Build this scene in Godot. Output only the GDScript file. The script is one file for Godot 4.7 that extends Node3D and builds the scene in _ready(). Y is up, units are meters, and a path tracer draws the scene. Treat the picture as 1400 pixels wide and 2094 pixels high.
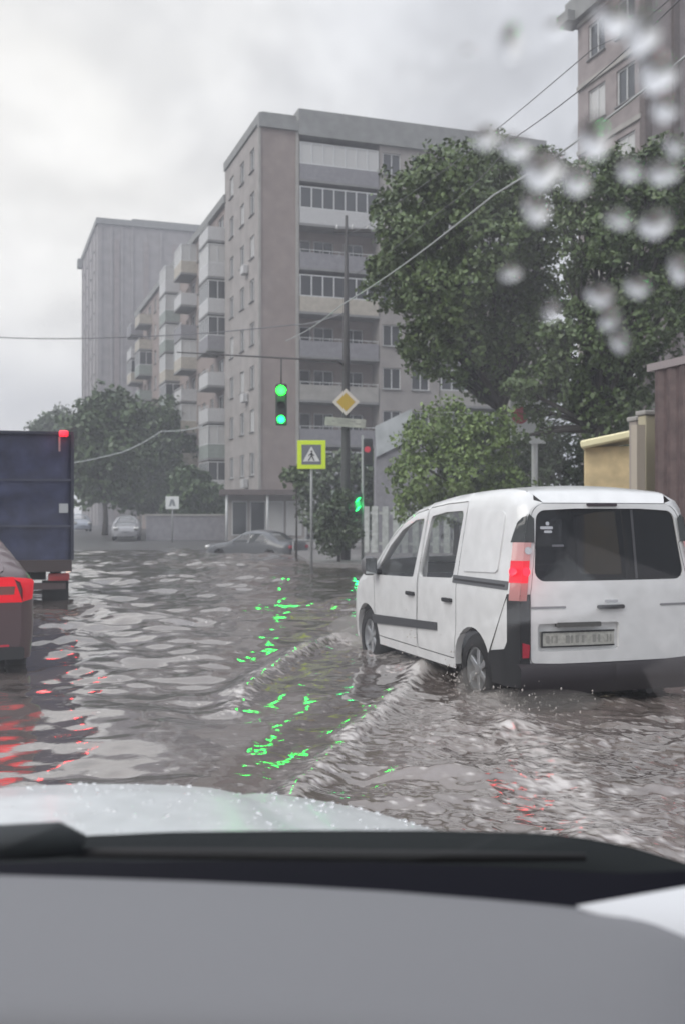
extends Node3D
# A flooded street seen from inside a car. y = 0 is the flood's level, -z is ahead.
const CAM_H := 1.5
const FOC := 2150.0          # focal length in pixels of the 1400 x 2094 photograph
const HORIZON := 1058.0
const YAW := 19.0            # the street runs 19 degrees left of the view
var rng := RandomNumberGenerator.new()
var used := {}
var M := {}

# ------------------------------------------------------------------ helpers
func P(px: float, py: float, z: float) -> Vector3:
	return Vector3((px - 700.0) / FOC * z, CAM_H + (HORIZON - py) / FOC * z, -z)

func numbered(called: String) -> String:
	if not used.has(called):
		used[called] = 0
		return called
	used[called] += 1
	return "%s_%03d" % [called, used[called]]

func tag(o: Node, label: String, category: String, group := "", kind := "") -> Node:
	if label: o.set_meta("label", label)
	if category: o.set_meta("category", category)
	if group: o.set_meta("group", group)
	if kind: o.set_meta("kind", kind)
	return o

func thing(called: String, label: String, category: String, at := Vector3.ZERO, turn := 0.0, group := "") -> Node3D:
	var o := Node3D.new()
	o.name = numbered(called)
	add_child(o)
	o.position = at
	o.rotation.y = deg_to_rad(turn)
	tag(o, label, category, group)
	return o

func new_st(smooth := false) -> SurfaceTool:
	var st := SurfaceTool.new()
	st.begin(Mesh.PRIMITIVE_TRIANGLES)
	st.set_smooth_group(0 if smooth else -1)
	return st

func finish(st: SurfaceTool) -> ArrayMesh:
	st.index()
	st.generate_normals()
	return st.commit()

func put_mesh(called: String, mesh: Mesh, m: Material, parent: Node = self) -> MeshInstance3D:
	var o := MeshInstance3D.new()
	o.name = numbered(called) if parent == self else called
	o.mesh = mesh
	o.material_override = m
	parent.add_child(o, true)
	return o

func obj(called: String, st: SurfaceTool, m: Material, parent: Node = self) -> MeshInstance3D:
	return put_mesh(called, finish(st), m, parent)

func tri(st: SurfaceTool, a: Vector3, b: Vector3, c: Vector3, out: Vector3) -> void:
	if (b - a).cross(c - a).dot(out) > 0.0:
		st.add_vertex(a); st.add_vertex(c); st.add_vertex(b)
	else:
		st.add_vertex(a); st.add_vertex(b); st.add_vertex(c)

func quad(st: SurfaceTool, a: Vector3, b: Vector3, c: Vector3, d: Vector3, out: Vector3) -> void:
	tri(st, a, b, c, out); tri(st, a, c, d, out)

func box(st: SurfaceTool, c: Vector3, s: Vector3, bas := Basis()) -> void:
	var h := s * 0.5
	for ax in 3:
		for sg in [-1.0, 1.0]:
			var n := Vector3.ZERO; n[ax] = sg
			var u := Vector3.ZERO; u[(ax + 1) % 3] = h[(ax + 1) % 3]
			var w := Vector3.ZERO; w[(ax + 2) % 3] = h[(ax + 2) % 3]
			var o := n * h[ax]
			quad(st, c + bas * (o - u - w), c + bas * (o + u - w), c + bas * (o + u + w), c + bas * (o - u + w), bas * n)

func bevel_box(st: SurfaceTool, c: Vector3, s: Vector3, b: float, bas := Basis()) -> void:
	# a box with chamfered edges and corners
	var h := s * 0.5
	var i := h - Vector3(b, b, b)
	for ax in 3:
		var p := (ax + 1) % 3
		var q := (ax + 2) % 3
		for sg in [-1.0, 1.0]:
			var n := Vector3.ZERO; n[ax] = sg
			var u := Vector3.ZERO; u[p] = i[p]
			var w := Vector3.ZERO; w[q] = i[q]
			var o := n * h[ax]
			quad(st, c + bas * (o - u - w), c + bas * (o + u - w), c + bas * (o + u + w), c + bas * (o - u + w), bas * n)
			for sg2 in [-1.0, 1.0]:
				var n2 := Vector3.ZERO; n2[p] = sg2
				var e1 := n * h[ax] + n2 * i[p]
				var e2 := n * i[ax] + n2 * h[p]
				quad(st, c + bas * (e1 - w), c + bas * (e1 + w), c + bas * (e2 + w), c + bas * (e2 - w), bas * (n + n2))
	for sx in [-1.0, 1.0]:
		for sy in [-1.0, 1.0]:
			for sz in [-1.0, 1.0]:
				var k := Vector3(sx, sy, sz)
				tri(st, c + bas * (k * Vector3(h.x, i.y, i.z)), c + bas * (k * Vector3(i.x, h.y, i.z)), c + bas * (k * Vector3(i.x, i.y, h.z)), bas * k)

func tube(st: SurfaceTool, pts: Array, radii: Array, sides := 8, capped := true) -> void:
	var rings := []
	for i in pts.size():
		var dir: Vector3 = (pts[mini(i + 1, pts.size() - 1)] - pts[maxi(i - 1, 0)]).normalized()
		var a := dir.cross(Vector3.RIGHT if absf(dir.x) < 0.8 else Vector3.UP).normalized()
		var b := dir.cross(a)
		var ring := []
		for k in sides:
			var t := TAU * k / sides
			ring.append(pts[i] + (a * cos(t) + b * sin(t)) * radii[mini(i, radii.size() - 1)])
		rings.append(ring)
	for i in pts.size() - 1:
		for k in sides:
			var k2 := (k + 1) % sides
			var mid: Vector3 = (rings[i][k] + rings[i][k2]) * 0.5 - pts[i]
			quad(st, rings[i][k], rings[i][k2], rings[i + 1][k2], rings[i + 1][k], mid)
	if capped:
		for e in [0, pts.size() - 1]:
			var out: Vector3 = pts[e] - pts[1 if e == 0 else pts.size() - 2]
			for k in sides:
				tri(st, pts[e], rings[e][k], rings[e][(k + 1) % sides], out)

func lathe_x(st: SurfaceTool, c: Vector3, prof: Array, sides := 24) -> void:
	# prof: [x, r] pairs turned round the x axis
	for i in prof.size() - 1:
		for k in sides:
			var t0 := TAU * k / sides
			var t1 := TAU * (k + 1) / sides
			var a := c + Vector3(prof[i][0], prof[i][1] * cos(t0), prof[i][1] * sin(t0))
			var b := c + Vector3(prof[i][0], prof[i][1] * cos(t1), prof[i][1] * sin(t1))
			var d := c + Vector3(prof[i + 1][0], prof[i + 1][1] * cos(t0), prof[i + 1][1] * sin(t0))
			var e := c + Vector3(prof[i + 1][0], prof[i + 1][1] * cos(t1), prof[i + 1][1] * sin(t1))
			var dx: float = prof[i + 1][0] - prof[i][0]
			var dr: float = prof[i + 1][1] - prof[i][1]
			var out := Vector3(-dr, dx * cos(t0), dx * sin(t0))
			if prof[i][1] > 1e-4: tri(st, a, b, e, out)
			if prof[i + 1][1] > 1e-4: tri(st, a, e, d, out)

func extrude(st: SurfaceTool, poly: PackedVector2Array, o: Vector3, ax: Vector3, ay: Vector3, depth: float) -> void:
	# a flat outline in the plane (ax, ay) at o, given depth backwards
	var n := ax.cross(ay).normalized()
	var idx := Geometry2D.triangulate_polygon(poly)
	for i in range(0, idx.size(), 3):
		var v := []
		for k in 3: v.append(o + ax * poly[idx[i + k]].x + ay * poly[idx[i + k]].y)
		tri(st, v[0], v[1], v[2], n)
		tri(st, v[0] - n * depth, v[1] - n * depth, v[2] - n * depth, -n)
	var mid := Vector2.ZERO
	for p in poly: mid += p / poly.size()
	for i in poly.size():
		var a := poly[i]
		var b := poly[(i + 1) % poly.size()]
		var e := (b - a).orthogonal()
		if Geometry2D.is_polygon_clockwise(poly): e = -e
		var pa := o + ax * a.x + ay * a.y
		var pb := o + ax * b.x + ay * b.y
		quad(st, pa, pb, pb - n * depth, pa - n * depth, ax * e.x + ay * e.y)

# ------------------------------------------------------------------ materials
func noise_tex(freq: float, low: float, high: float, oct := 4, size := 256, sd := 1, warp := false) -> NoiseTexture2D:
	var n := FastNoiseLite.new()
	n.seed = sd
	n.frequency = freq
	n.fractal_octaves = oct
	n.domain_warp_enabled = warp
	var t := NoiseTexture2D.new()
	t.width = size; t.height = size
	t.seamless = true
	t.noise = n
	var g := Gradient.new()
	g.set_color(0, Color(low, low, low))
	g.set_color(1, Color(high, high, high))
	t.color_ramp = g
	return t

func normal_tex(freq: float, strength: float, oct := 3, size := 512, sd := 3) -> NoiseTexture2D:
	var n := FastNoiseLite.new()
	n.seed = sd
	n.frequency = freq
	n.fractal_octaves = oct
	var t := NoiseTexture2D.new()
	t.width = size; t.height = size
	t.seamless = true
	t.as_normal_map = true
	t.bump_strength = strength
	t.noise = n
	return t

func mat(lin: Color, rough := 0.8, metal := 0.0, tex: Texture2D = null, scale := 1.0) -> StandardMaterial3D:
	var m := StandardMaterial3D.new()
	m.albedo_color = lin.linear_to_srgb()
	m.roughness = rough
	m.metallic = metal
	if tex:
		m.albedo_texture = tex
		m.uv1_triplanar = true
		m.uv1_world_triplanar = true
		m.uv1_scale = Vector3.ONE * scale
	return m

func glass(lin: Color, alpha: float) -> StandardMaterial3D:
	var m := mat(Color(lin.r, lin.g, lin.b), 0.03)
	m.transparency = BaseMaterial3D.TRANSPARENCY_ALPHA
	m.albedo_color.a = alpha
	return m

func glow(lin: Color, energy: float) -> StandardMaterial3D:
	var m := mat(lin, 0.3)
	m.emission_enabled = true
	m.emission = lin.linear_to_srgb()
	m.emission_energy_multiplier = energy
	return m

func materials() -> void:
	var stain := noise_tex(0.012, 0.84, 1.0, 5, 512, 5, true)
	var fine := noise_tex(0.06, 0.8, 1.0, 4, 256, 8)
	var streak := noise_tex(0.02, 0.82, 1.0, 5, 512, 11, true)
	M.wall_brown = mat(Color(0.33, 0.275, 0.255), 0.9, 0, stain, 0.13)
	M.wall_grey = mat(Color(0.37, 0.345, 0.33), 0.9, 0, stain, 0.11)
	M.wall_far = mat(Color(0.36, 0.34, 0.34), 0.9, 0, streak, 0.07)
	M.wall_right = mat(Color(0.33, 0.29, 0.285), 0.9, 0, streak, 0.12)
	M.wall_dark = mat(Color(0.15, 0.125, 0.12), 0.9, 0, streak, 0.3)
	M.concrete = mat(Color(0.4, 0.385, 0.36), 0.9, 0, stain, 0.2)
	M.slab = mat(Color(0.26, 0.26, 0.26), 0.9, 0, stain, 0.3)
	M.roof = mat(Color(0.29, 0.295, 0.29), 0.9, 0, stain, 0.2)
	M.panel_white = mat(Color(0.62, 0.62, 0.62), 0.6, 0, fine, 0.5)
	M.panel_cream = mat(Color(0.5, 0.46, 0.39), 0.7, 0, stain, 0.4)
	M.panel_grey = mat(Color(0.27, 0.265, 0.285), 0.7, 0, stain, 0.4)
	M.panel_green = mat(Color(0.3, 0.34, 0.31), 0.7, 0, stain, 0.4)
	M.frame = mat(Color(0.56, 0.57, 0.57), 0.5)
	M.frame_dark = mat(Color(0.16, 0.13, 0.11), 0.6)
	M.pane = mat(Color(0.05, 0.055, 0.06), 0.06)
	M.pane.metallic_specular = 0.6
	M.curtain = mat(Color(0.5, 0.5, 0.49), 0.12)
	M.dark = mat(Color(0.02, 0.02, 0.022), 0.7)
	M.plastic = mat(Color(0.018, 0.019, 0.021), 0.45)
	M.rubber = mat(Color(0.012, 0.012, 0.013), 0.75)
	M.steel = mat(Color(0.35, 0.36, 0.37), 0.4, 0.6)
	M.pole_dark = mat(Color(0.07, 0.068, 0.07), 0.7, 0, stain, 0.5)
	M.pole_grey = mat(Color(0.36, 0.37, 0.37), 0.55, 0.3, fine, 0.8)
	M.white_paint = mat(Color(0.74, 0.745, 0.74), 0.28, 0, noise_tex(0.03, 0.9, 1.0, 4, 256, 21), 0.6)
	M.white_paint.clearcoat_enabled = true
	M.white_paint.clearcoat = 0.5
	M.white_paint.clearcoat_roughness = 0.1
	M.asphalt = mat(Color(0.075, 0.073, 0.072), 0.35, 0, stain, 0.25)
	M.paving = mat(Color(0.2, 0.19, 0.185), 0.6, 0, fine, 0.4)
	M.red_lamp = glow(Color(0.6, 0.008, 0.02), 0.28)
	M.red_lamp.metallic_specular = 0.3
	M.red_dull = mat(Color(0.35, 0.02, 0.04), 0.25)
	M.lamp_clear = mat(Color(0.6, 0.45, 0.42), 0.15)
	M.green_lamp = glow(Color(0.012, 1.0, 0.03), 7.0)
	M.green_lamp_small = glow(Color(0.02, 0.85, 0.2), 2.5)
	M.signal_red = glow(Color(0.45, 0.03, 0.05), 0.25)
	M.bark = mat(Color(0.045, 0.04, 0.035), 0.95, 0, fine, 2.0)

func leaf_mat(back := 0.35) -> StandardMaterial3D:
	var m := mat(Color(1, 1, 1), 0.45)
	m.vertex_color_use_as_albedo = true
	m.backlight = Color(back, back, back)
	m.cull_mode = BaseMaterial3D.CULL_DISABLED
	return m

# ------------------------------------------------------------------ sky
func make_sky() -> Sky:
	var w := 768
	var h := 384
	var n := FastNoiseLite.new()
	n.seed = 14
	n.frequency = 1.1
	n.fractal_octaves = 5
	n.fractal_gain = 0.48
	n.domain_warp_enabled = true
	n.domain_warp_amplitude = 0.5
	n.domain_warp_frequency = 0.8
	var im := Image.create(w, h, false, Image.FORMAT_RGBF)
	var sun := Vector3(-0.30, 0.31, -1.0).normalized()
	for j in h:
		var th := PI * (j + 0.5) / h
		for i in w:
			var ph := TAU * (i + 0.5) / w
			var d := Vector3(sin(th) * sin(ph), cos(th), -sin(th) * cos(ph))
			if d.y < -0.02:
				im.set_pixel(i, j, Color(0.30, 0.29, 0.29))
				continue
			var q := Vector3(d.x, 0, d.z) / (maxf(d.y, 0.0) + 0.38)
			var c := n.get_noise_3d(q.x * 1.5, q.z * 1.5, 3.0)
			var c2 := n.get_noise_3d(q.x * 3.4 + 9.0, q.z * 3.4, 7.0)
			var g := pow(clampf(d.dot(sun) * 0.5 + 0.5, 0, 1), 34.0)
			var b := 0.50 + 1.0 * smoothstep(0.46, 1.0, d.y) + 0.36 * g + 0.20 * c + 0.20 * c2
			b += 0.10 * (1.0 - smoothstep(0.02, 0.34, d.y))   # paler air below the cloud deck
			b = clampf(b, 0.36, 1.5)
			var warm := clampf(g * 1.1 + c * 0.2, 0, 1)
			var col := Color(b * 0.955, b * 0.99, b * 1.07).lerp(Color(b * 1.005, b * 0.995, b * 0.965), warm)
			im.set_pixel(i, j, col)
	var m := PanoramaSkyMaterial.new()
	m.panorama = ImageTexture.create_from_image(im)
	var s := Sky.new()
	s.sky_material = m
	return s

# ------------------------------------------------------------------ 2-D patches mapped to body surfaces
func bounds(poly: PackedVector2Array) -> Rect2:
	var r := Rect2(poly[0], Vector2.ZERO)
	for p in poly: r = r.expand(p)
	return r

func patch(inc: PackedVector2Array, holes: Array, cell: float) -> Array:
	var out := []
	var bb := bounds(inc)
	var hb := []
	for q in holes: hb.append(bounds(q))
	var i0 := int(floor(bb.position.x / cell)); var i1 := int(ceil(bb.end.x / cell))
	var j0 := int(floor(bb.position.y / cell)); var j1 := int(ceil(bb.end.y / cell))
	for i in range(i0, i1):
		for j in range(j0, j1):
			var r := Rect2(i * cell, j * cell, cell, cell)
			var pieces: Array = Geometry2D.intersect_polygons(PackedVector2Array([r.position, r.position + Vector2(cell, 0), r.end, r.position + Vector2(0, cell)]), inc)
			for k in holes.size():
				if not hb[k].intersects(r, true): continue
				var next := []
				for q in pieces: next.append_array(Geometry2D.clip_polygons(q, holes[k]))
				pieces = next
			for q in pieces:
				if q.size() < 3 or absf(area2(q)) < 1e-7: continue
				var idx := Geometry2D.triangulate_polygon(q)
				for k in range(0, idx.size(), 3): out.append([q[idx[k]], q[idx[k + 1]], q[idx[k + 2]]])
	return out

func area2(q: PackedVector2Array) -> float:
	var s := 0.0
	for i in q.size(): s += q[i].cross(q[(i + 1) % q.size()])
	return s * 0.5

func grown(poly: PackedVector2Array, by: float) -> PackedVector2Array:
	var r := Geometry2D.offset_polygon(scaled2(poly, 300.0), by * 300.0, Geometry2D.JOIN_ROUND)
	return scaled2(r[0], 1.0 / 300.0) if r.size() else poly

func scaled2(poly: PackedVector2Array, k: float) -> PackedVector2Array:
	var out := PackedVector2Array()
	for p in poly: out.append(p * k)
	return out

func rrect(x0: float, y0: float, x1: float, y1: float, r: float, n := 5) -> PackedVector2Array:
	var out := PackedVector2Array()
	for c in [[x1 - r, y1 - r, 0.0], [x0 + r, y1 - r, 90.0], [x0 + r, y0 + r, 180.0], [x1 - r, y0 + r, 270.0]]:
		for k in n + 1:
			var a := deg_to_rad(c[2] + 90.0 * k / n)
			out.append(Vector2(c[0] + r * cos(a), c[1] + r * sin(a)))
	return out

func circle2(c: Vector2, r: float, n := 28) -> PackedVector2Array:
	var out := PackedVector2Array()
	for k in n: out.append(c + Vector2(cos(TAU * k / n), sin(TAU * k / n)) * r)
	return out

func rounded(poly: Array, r: float) -> PackedVector2Array:
	var p := PackedVector2Array(poly)
	return grown(grown(p, -r), r)

func curve_at(pts: Array, d: float) -> float:
	var n := pts.size()
	if d <= pts[0][0]: return pts[0][1]
	if d >= pts[n - 1][0]: return pts[n - 1][1]
	for i in n - 1:
		if d <= pts[i + 1][0]:
			var a: Array = pts[i]; var b: Array = pts[i + 1]
			var p: Array = pts[maxi(i - 1, 0)]; var q: Array = pts[mini(i + 2, n - 1)]
			var m0: float = (b[1] - p[1]) / maxf(b[0] - p[0], 1e-6)
			var m1: float = (q[1] - a[1]) / maxf(q[0] - a[0], 1e-6)
			var L: float = b[0] - a[0]
			var t: float = (d - a[0]) / L
			var t2 := t * t; var t3 := t2 * t
			return (2 * t3 - 3 * t2 + 1) * a[1] + (t3 - 2 * t2 + t) * L * m0 + (-2 * t3 + 3 * t2) * b[1] + (t3 - t2) * L * m1
	return pts[n - 1][1]

# A vehicle body is three mapped sheets. d: metres from the rear end forwards, y: up, x: right; local z = -d.
func half_width(c: Dictionary, d: float, y: float) -> float:
	var w: float = c.w
	if d < c.rr:
		var k: float = (c.rr - maxf(d, 0.0)) / c.rr
		w -= c.rr_in * (1.0 - sqrt(maxf(0.0, 1.0 - k * k)))
	var fd: float = c.len - d
	if fd < c.rf:
		var k: float = (c.rf - maxf(fd, 0.0)) / c.rf
		w -= c.rf_in * (1.0 - sqrt(maxf(0.0, 1.0 - k * k)))
	if y > c.belt: w -= (y - c.belt) * c.tumble
	if y < 0.5: w -= (0.5 - y) * 0.10
	var T := curve_at(c.top, d)
	var r: float = c.get("round", 0.1)
	if y > T - r:
		var k := minf((y - (T - r)) / r, 1.0)
		w -= r * (1.0 - sqrt(maxf(0.0, 1.0 - k * k)))
	return maxf(w, 0.05)

func lean(c: Dictionary, d: float, y: float) -> float:
	return maxf(0.0, y - c.get("lean_from", 1.0)) * c.get("lean", 0.1) * clampf(1.0 - d / 0.9, 0, 1)

func side_pt(c: Dictionary, s: float, p: Vector2, off := 0.0) -> Vector3:
	return Vector3(s * (half_width(c, p.x, p.y) + off), p.y, -(p.x + lean(c, p.x, p.y)))

func rear_pt(c: Dictionary, p: Vector2, off := 0.0) -> Vector3:
	var w := half_width(c, 0.0, p.y)
	var k := clampf(p.x / w, -1, 1)
	return Vector3(p.x, p.y, -lean(c, 0.0, p.y) + 0.045 * (1.0 - k * k) + off)

func top_pt(c: Dictionary, p: Vector2, off := 0.0) -> Vector3:
	# p.x: d, p.y: share of the half width
	var T := curve_at(c.top, p.x)
	var w := half_width(c, p.x, T)
	return Vector3(p.y * w, T + c.get("crown", 0.03) * clampf(p.x / 0.35, 0, 1) * (1.0 - p.y * p.y) + off, -(p.x + lean(c, p.x, T)))

func side_sheet(st: SurfaceTool, c: Dictionary, s: float, inc: PackedVector2Array, holes: Array, off := 0.0, cell := 0.07) -> void:
	for t in patch(inc, holes, cell):
		tri(st, side_pt(c, s, t[0], off), side_pt(c, s, t[1], off), side_pt(c, s, t[2], off), Vector3(s, 0.05, 0))

func side_rim(st: SurfaceTool, c: Dictionary, s: float, poly: PackedVector2Array, off0: float, off1: float, lowest := -9.0) -> void:
	# the thickness of an edge, between two offsets
	for i in poly.size():
		var a := poly[i]; var b := poly[(i + 1) % poly.size()]
		if minf(a.y, b.y) < lowest: continue
		quad(st, side_pt(c, s, a, off0), side_pt(c, s, b, off0), side_pt(c, s, b, off1), side_pt(c, s, a, off1), Vector3(0, 0.1, 0.1))

func rear_sheet(st: SurfaceTool, c: Dictionary, inc: PackedVector2Array, holes: Array, off := 0.0, cell := 0.07) -> void:
	for t in patch(inc, holes, cell):
		tri(st, rear_pt(c, t[0], off), rear_pt(c, t[1], off), rear_pt(c, t[2], off), Vector3(0, 0.05, 1))

func rear_rim(st: SurfaceTool, c: Dictionary, poly: PackedVector2Array, off0: float, off1: float) -> void:
	for i in poly.size():
		var a := poly[i]; var b := poly[(i + 1) % poly.size()]
		quad(st, rear_pt(c, a, off0), rear_pt(c, b, off0), rear_pt(c, b, off1), rear_pt(c, a, off1), Vector3(0.1, 0.1, 0))

func top_sheet(st: SurfaceTool, c: Dictionary, inc: PackedVector2Array, holes: Array, off := 0.0, cell := 0.08) -> void:
	for t in patch(inc, holes, cell):
		tri(st, top_pt(c, t[0], off), top_pt(c, t[1], off), top_pt(c, t[2], off), Vector3(0, 1, -0.3))

func side_outline(c: Dictionary) -> PackedVector2Array:
	var out := PackedVector2Array()
	var n := 60
	for i in n + 1:
		var d: float = c.len * i / n
		out.append(Vector2(d, curve_at(c.top, d)))
	out.append(Vector2(c.len, c.sill))
	out.append(Vector2(0, c.sill))
	return out

func wheel(parent: Node3D, at: Vector3, r: float, s: float, rim: Material) -> void:
	var wn := Node3D.new()
	wn.name = "wheel"
	parent.add_child(wn, true)
	wn.position = at
	var st := new_st(true)
	var hw := 0.10
	lathe_x(st, Vector3.ZERO, [[-hw, r * 0.62], [-hw, r * 0.9], [-hw * 0.75, r * 0.985], [-hw * 0.3, r], [hw * 0.3, r], [hw * 0.75, r * 0.985], [hw, r * 0.9], [hw, r * 0.62]], 28)
	obj("tyre", st, M.rubber, wn)
	st = new_st(false)
	lathe_x(st, Vector3.ZERO, [[s * hw * 0.9, r * 0.64], [s * hw * 0.9, r * 0.58], [s * hw * 0.3, r * 0.54], [s * hw * 0.3, 0.0]], 24)
	lathe_x(st, Vector3.ZERO, [[s * hw * 0.3, r * 0.16], [s * hw * 0.85, r * 0.14], [s * hw * 0.9, 0.0]], 16)
	for k in 6:
		var b := Basis(Vector3.RIGHT, TAU * k / 6.0)
		bevel_box(st, b * Vector3(s * hw * 0.6, r * 0.36, 0), Vector3(hw * 0.35, r * 0.46, r * 0.17), 0.006, b)
	obj("rim", st, rim, wn)

# shells, glazing and wheels shared by every car; returns the node's parts as they are needed
func car_shell(root: Node3D, c: Dictionary, paint: Material, pane: Material, cell := 0.07) -> void:
	var outline := side_outline(c)
	var cut := []
	for d in c.axles: cut.append(circle2(Vector2(d, c.wheel_r + 0.0), c.wheel_r + 0.055))
	var st := new_st(true)
	for s in [-1.0, 1.0]:
		var holes: Array = cut.duplicate()
		holes.append_array(c.side_windows)
		for dr in c.get("doors", []): holes.append(grown(dr, 0.005))
		if s < 0: holes.append_array(c.get("left_cut", []))
		side_sheet(st, c, s, outline, holes, 0.0, cell)
		for q in cut: side_rim(st, c, s, q, 0.0, -0.06, c.sill)
		for q in c.side_windows: side_rim(st, c, s, q, 0.0, -0.03)
	var d0: float = c.screen[0]; var d1: float = c.screen[1]
	var ws := PackedVector2Array([Vector2(d0, -0.88), Vector2(d1, -0.93), Vector2(d1, 0.93), Vector2(d0, 0.88)])
	var rs := []
	if c.has("rear_screen"): rs.append(rrect(c.rear_screen[0], -0.84, c.rear_screen[1], 0.84, 0.06))
	top_sheet(st, c, PackedVector2Array([Vector2(0, -1), Vector2(c.len, -1), Vector2(c.len, 1), Vector2(0, 1)]), [ws] + rs)
	# the nose
	var rows := 6
	for j in rows:
		var ya: float = lerpf(c.sill, curve_at(c.top, c.len), j / float(rows))
		var yb: float = lerpf(c.sill, curve_at(c.top, c.len), (j + 1) / float(rows))
		for i in 10:
			var ka := -1.0 + i * 0.2; var kb := ka + 0.2
			var q := []
			for e in [[ka, ya], [kb, ya], [kb, yb], [ka, yb]]:
				q.append(Vector3(e[0] * half_width(c, c.len, e[1]), e[1], -c.len - 0.06 * (1.0 - e[0] * e[0])))
			quad(st, q[0], q[1], q[2], q[3], Vector3(0, 0, -1))
	obj("body", st, paint, root)
	# doors
	for dr in c.get("doors", []):
		for s in [-1.0, 1.0]:
			st = new_st(true)
			side_sheet(st, c, s, grown(dr, -0.004), c.side_windows + cut, 0.0, cell)
			side_rim(st, c, s, grown(dr, -0.004), 0.0, -0.03)
			var door := obj("door", st, paint, root)
			if c.has("handle_y"):
				var bb := bounds(dr)
				st = new_st(true)
				var hd := bb.position.x + 0.16
				side_sheet(st, c, s, rrect(hd - 0.09, c.handle_y - 0.018, hd + 0.09, c.handle_y + 0.018, 0.015), [], 0.03, 0.1)
				side_rim(st, c, s, rrect(hd - 0.09, c.handle_y - 0.018, hd + 0.09, c.handle_y + 0.018, 0.015), 0.03, -0.005)
				obj("handle", st, c.get("handle_mat", paint), door)
	st = new_st(true)
	for s in [-1.0, 1.0]:
		side_sheet(st, c, s, PackedVector2Array([Vector2(0.03, c.sill), Vector2(c.len - 0.1, c.sill), Vector2(c.len - 0.1, minf(c.belt, 0.9) - 0.02), Vector2(0.03, c.belt - 0.04)]), cut + c.side_windows, -0.05, 0.14)
	var fl := new_st(false)
	box(fl, Vector3(0, c.sill + 0.06, -c.len * 0.5), Vector3(c.w * 1.7, 0.08, c.len * 0.94))
	for d in c.axles: box(fl, Vector3(0, c.wheel_r + 0.1, -d), Vector3(c.w * 1.05, c.wheel_r * 1.6, c.wheel_r * 2.5))
	box(fl, Vector3(0, 0.75, -(c.screen[1] + 0.05)), Vector3(c.w * 1.6, 0.5, 0.1))
	for s in [-1.0, 1.0]:
		for d in c.get("seats", []):
			bevel_box(fl, Vector3(s * 0.36, 0.86, -d), Vector3(0.46, 0.56, 0.14), 0.05)
			bevel_box(fl, Vector3(s * 0.36, 1.24, -d + 0.03), Vector3(0.26, 0.17, 0.10), 0.04)
	obj("interior", fl, M.interior, root)
	obj("lining", st, M.interior, root)
	# glazing
	for q in c.side_windows:
		for s in [-1.0, 1.0]:
			st = new_st(true)
			side_sheet(st, c, s, q, [], -0.018, 0.2)
			obj("side_window", st, pane, root)
	st = new_st(true)
	top_sheet(st, c, ws, [], -0.012, 0.2)
	obj("windscreen", st, pane, root)
	for q in rs:
		st = new_st(true)
		top_sheet(st, c, q, [], -0.012, 0.1)
		obj("rear_window", st, pane, root)
	for d in c.axles:
		for s in [-1.0, 1.0]: wheel(root, Vector3(s * (c.w - 0.14), c.wheel_r, -d), c.wheel_r, s, c.rim)


# ------------------------------------------------------------------ ground and flood
func ground_y(x: float, z: float) -> float:
	var d := -z - 0.18 * x
	var y := -0.42 + 0.30 * smoothstep(33.0, 45.5, d) + 0.16 * smoothstep(44.0, 52.0, d) + 0.2 * smoothstep(52.0, 95.0, d)
	return y

func axis(parts: Array) -> PackedFloat32Array:
	# [from, to, step] runs joined
	var out := PackedFloat32Array()
	for p in parts:
		var n := int(round((p[1] - p[0]) / p[2]))
		for i in n: out.append(lerpf(p[0], p[1], i / float(n)))
	out.append(parts[-1][1])
	return out

func sheet(xs: PackedFloat32Array, zs: PackedFloat32Array, ys: PackedFloat32Array, cols := PackedColorArray()) -> ArrayMesh:
	var nx := xs.size(); var nz := zs.size()
	var v := PackedVector3Array(); v.resize(nx * nz)
	var nn := PackedVector3Array(); nn.resize(nx * nz)
	for j in nz:
		for i in nx:
			var k := j * nx + i
			v[k] = Vector3(xs[i], ys[k], zs[j])
			var i0 := maxi(i - 1, 0); var i1 := mini(i + 1, nx - 1)
			var j0 := maxi(j - 1, 0); var j1 := mini(j + 1, nz - 1)
			var sx := (ys[j * nx + i1] - ys[j * nx + i0]) / (xs[i1] - xs[i0])
			var sz := (ys[j1 * nx + i] - ys[j0 * nx + i]) / (zs[j1] - zs[j0])
			nn[k] = Vector3(-sx, 1, -sz).normalized()
	var idx := PackedInt32Array(); idx.resize((nx - 1) * (nz - 1) * 6)
	var q := 0
	for j in nz - 1:
		for i in nx - 1:
			var a := j * nx + i
			# zs decreases: a near row, a + nx the row ahead; clockwise seen from above
			idx[q] = a; idx[q + 1] = a + nx; idx[q + 2] = a + 1
			idx[q + 3] = a + 1; idx[q + 4] = a + nx; idx[q + 5] = a + nx + 1
			q += 6
	var arr := []
	arr.resize(Mesh.ARRAY_MAX)
	arr[Mesh.ARRAY_VERTEX] = v
	arr[Mesh.ARRAY_NORMAL] = nn
	arr[Mesh.ARRAY_INDEX] = idx
	if cols.size(): arr[Mesh.ARRAY_COLOR] = cols
	var m := ArrayMesh.new()
	m.add_surface_from_arrays(Mesh.PRIMITIVE_TRIANGLES, arr)
	return m

func line_dist(p: Vector2, pts: Array) -> Vector2:
	# x: distance to the polyline, y: share along it
	var best := 1e9; var at := 0.0
	for i in pts.size() - 1:
		var a: Vector2 = pts[i]; var b: Vector2 = pts[i + 1]
		var t := clampf((p - a).dot(b - a) / (b - a).length_squared(), 0, 1)
		var d := p.distance_to(a.lerp(b, t))
		if d < best:
			best = d; at = (i + t) / (pts.size() - 1)
	return Vector2(best, at)

func water(px: float, py: float) -> Vector2:
	var z := CAM_H * FOC / (py - HORIZON)
	return Vector2((px - 700.0) / FOC * z, -z)

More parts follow.
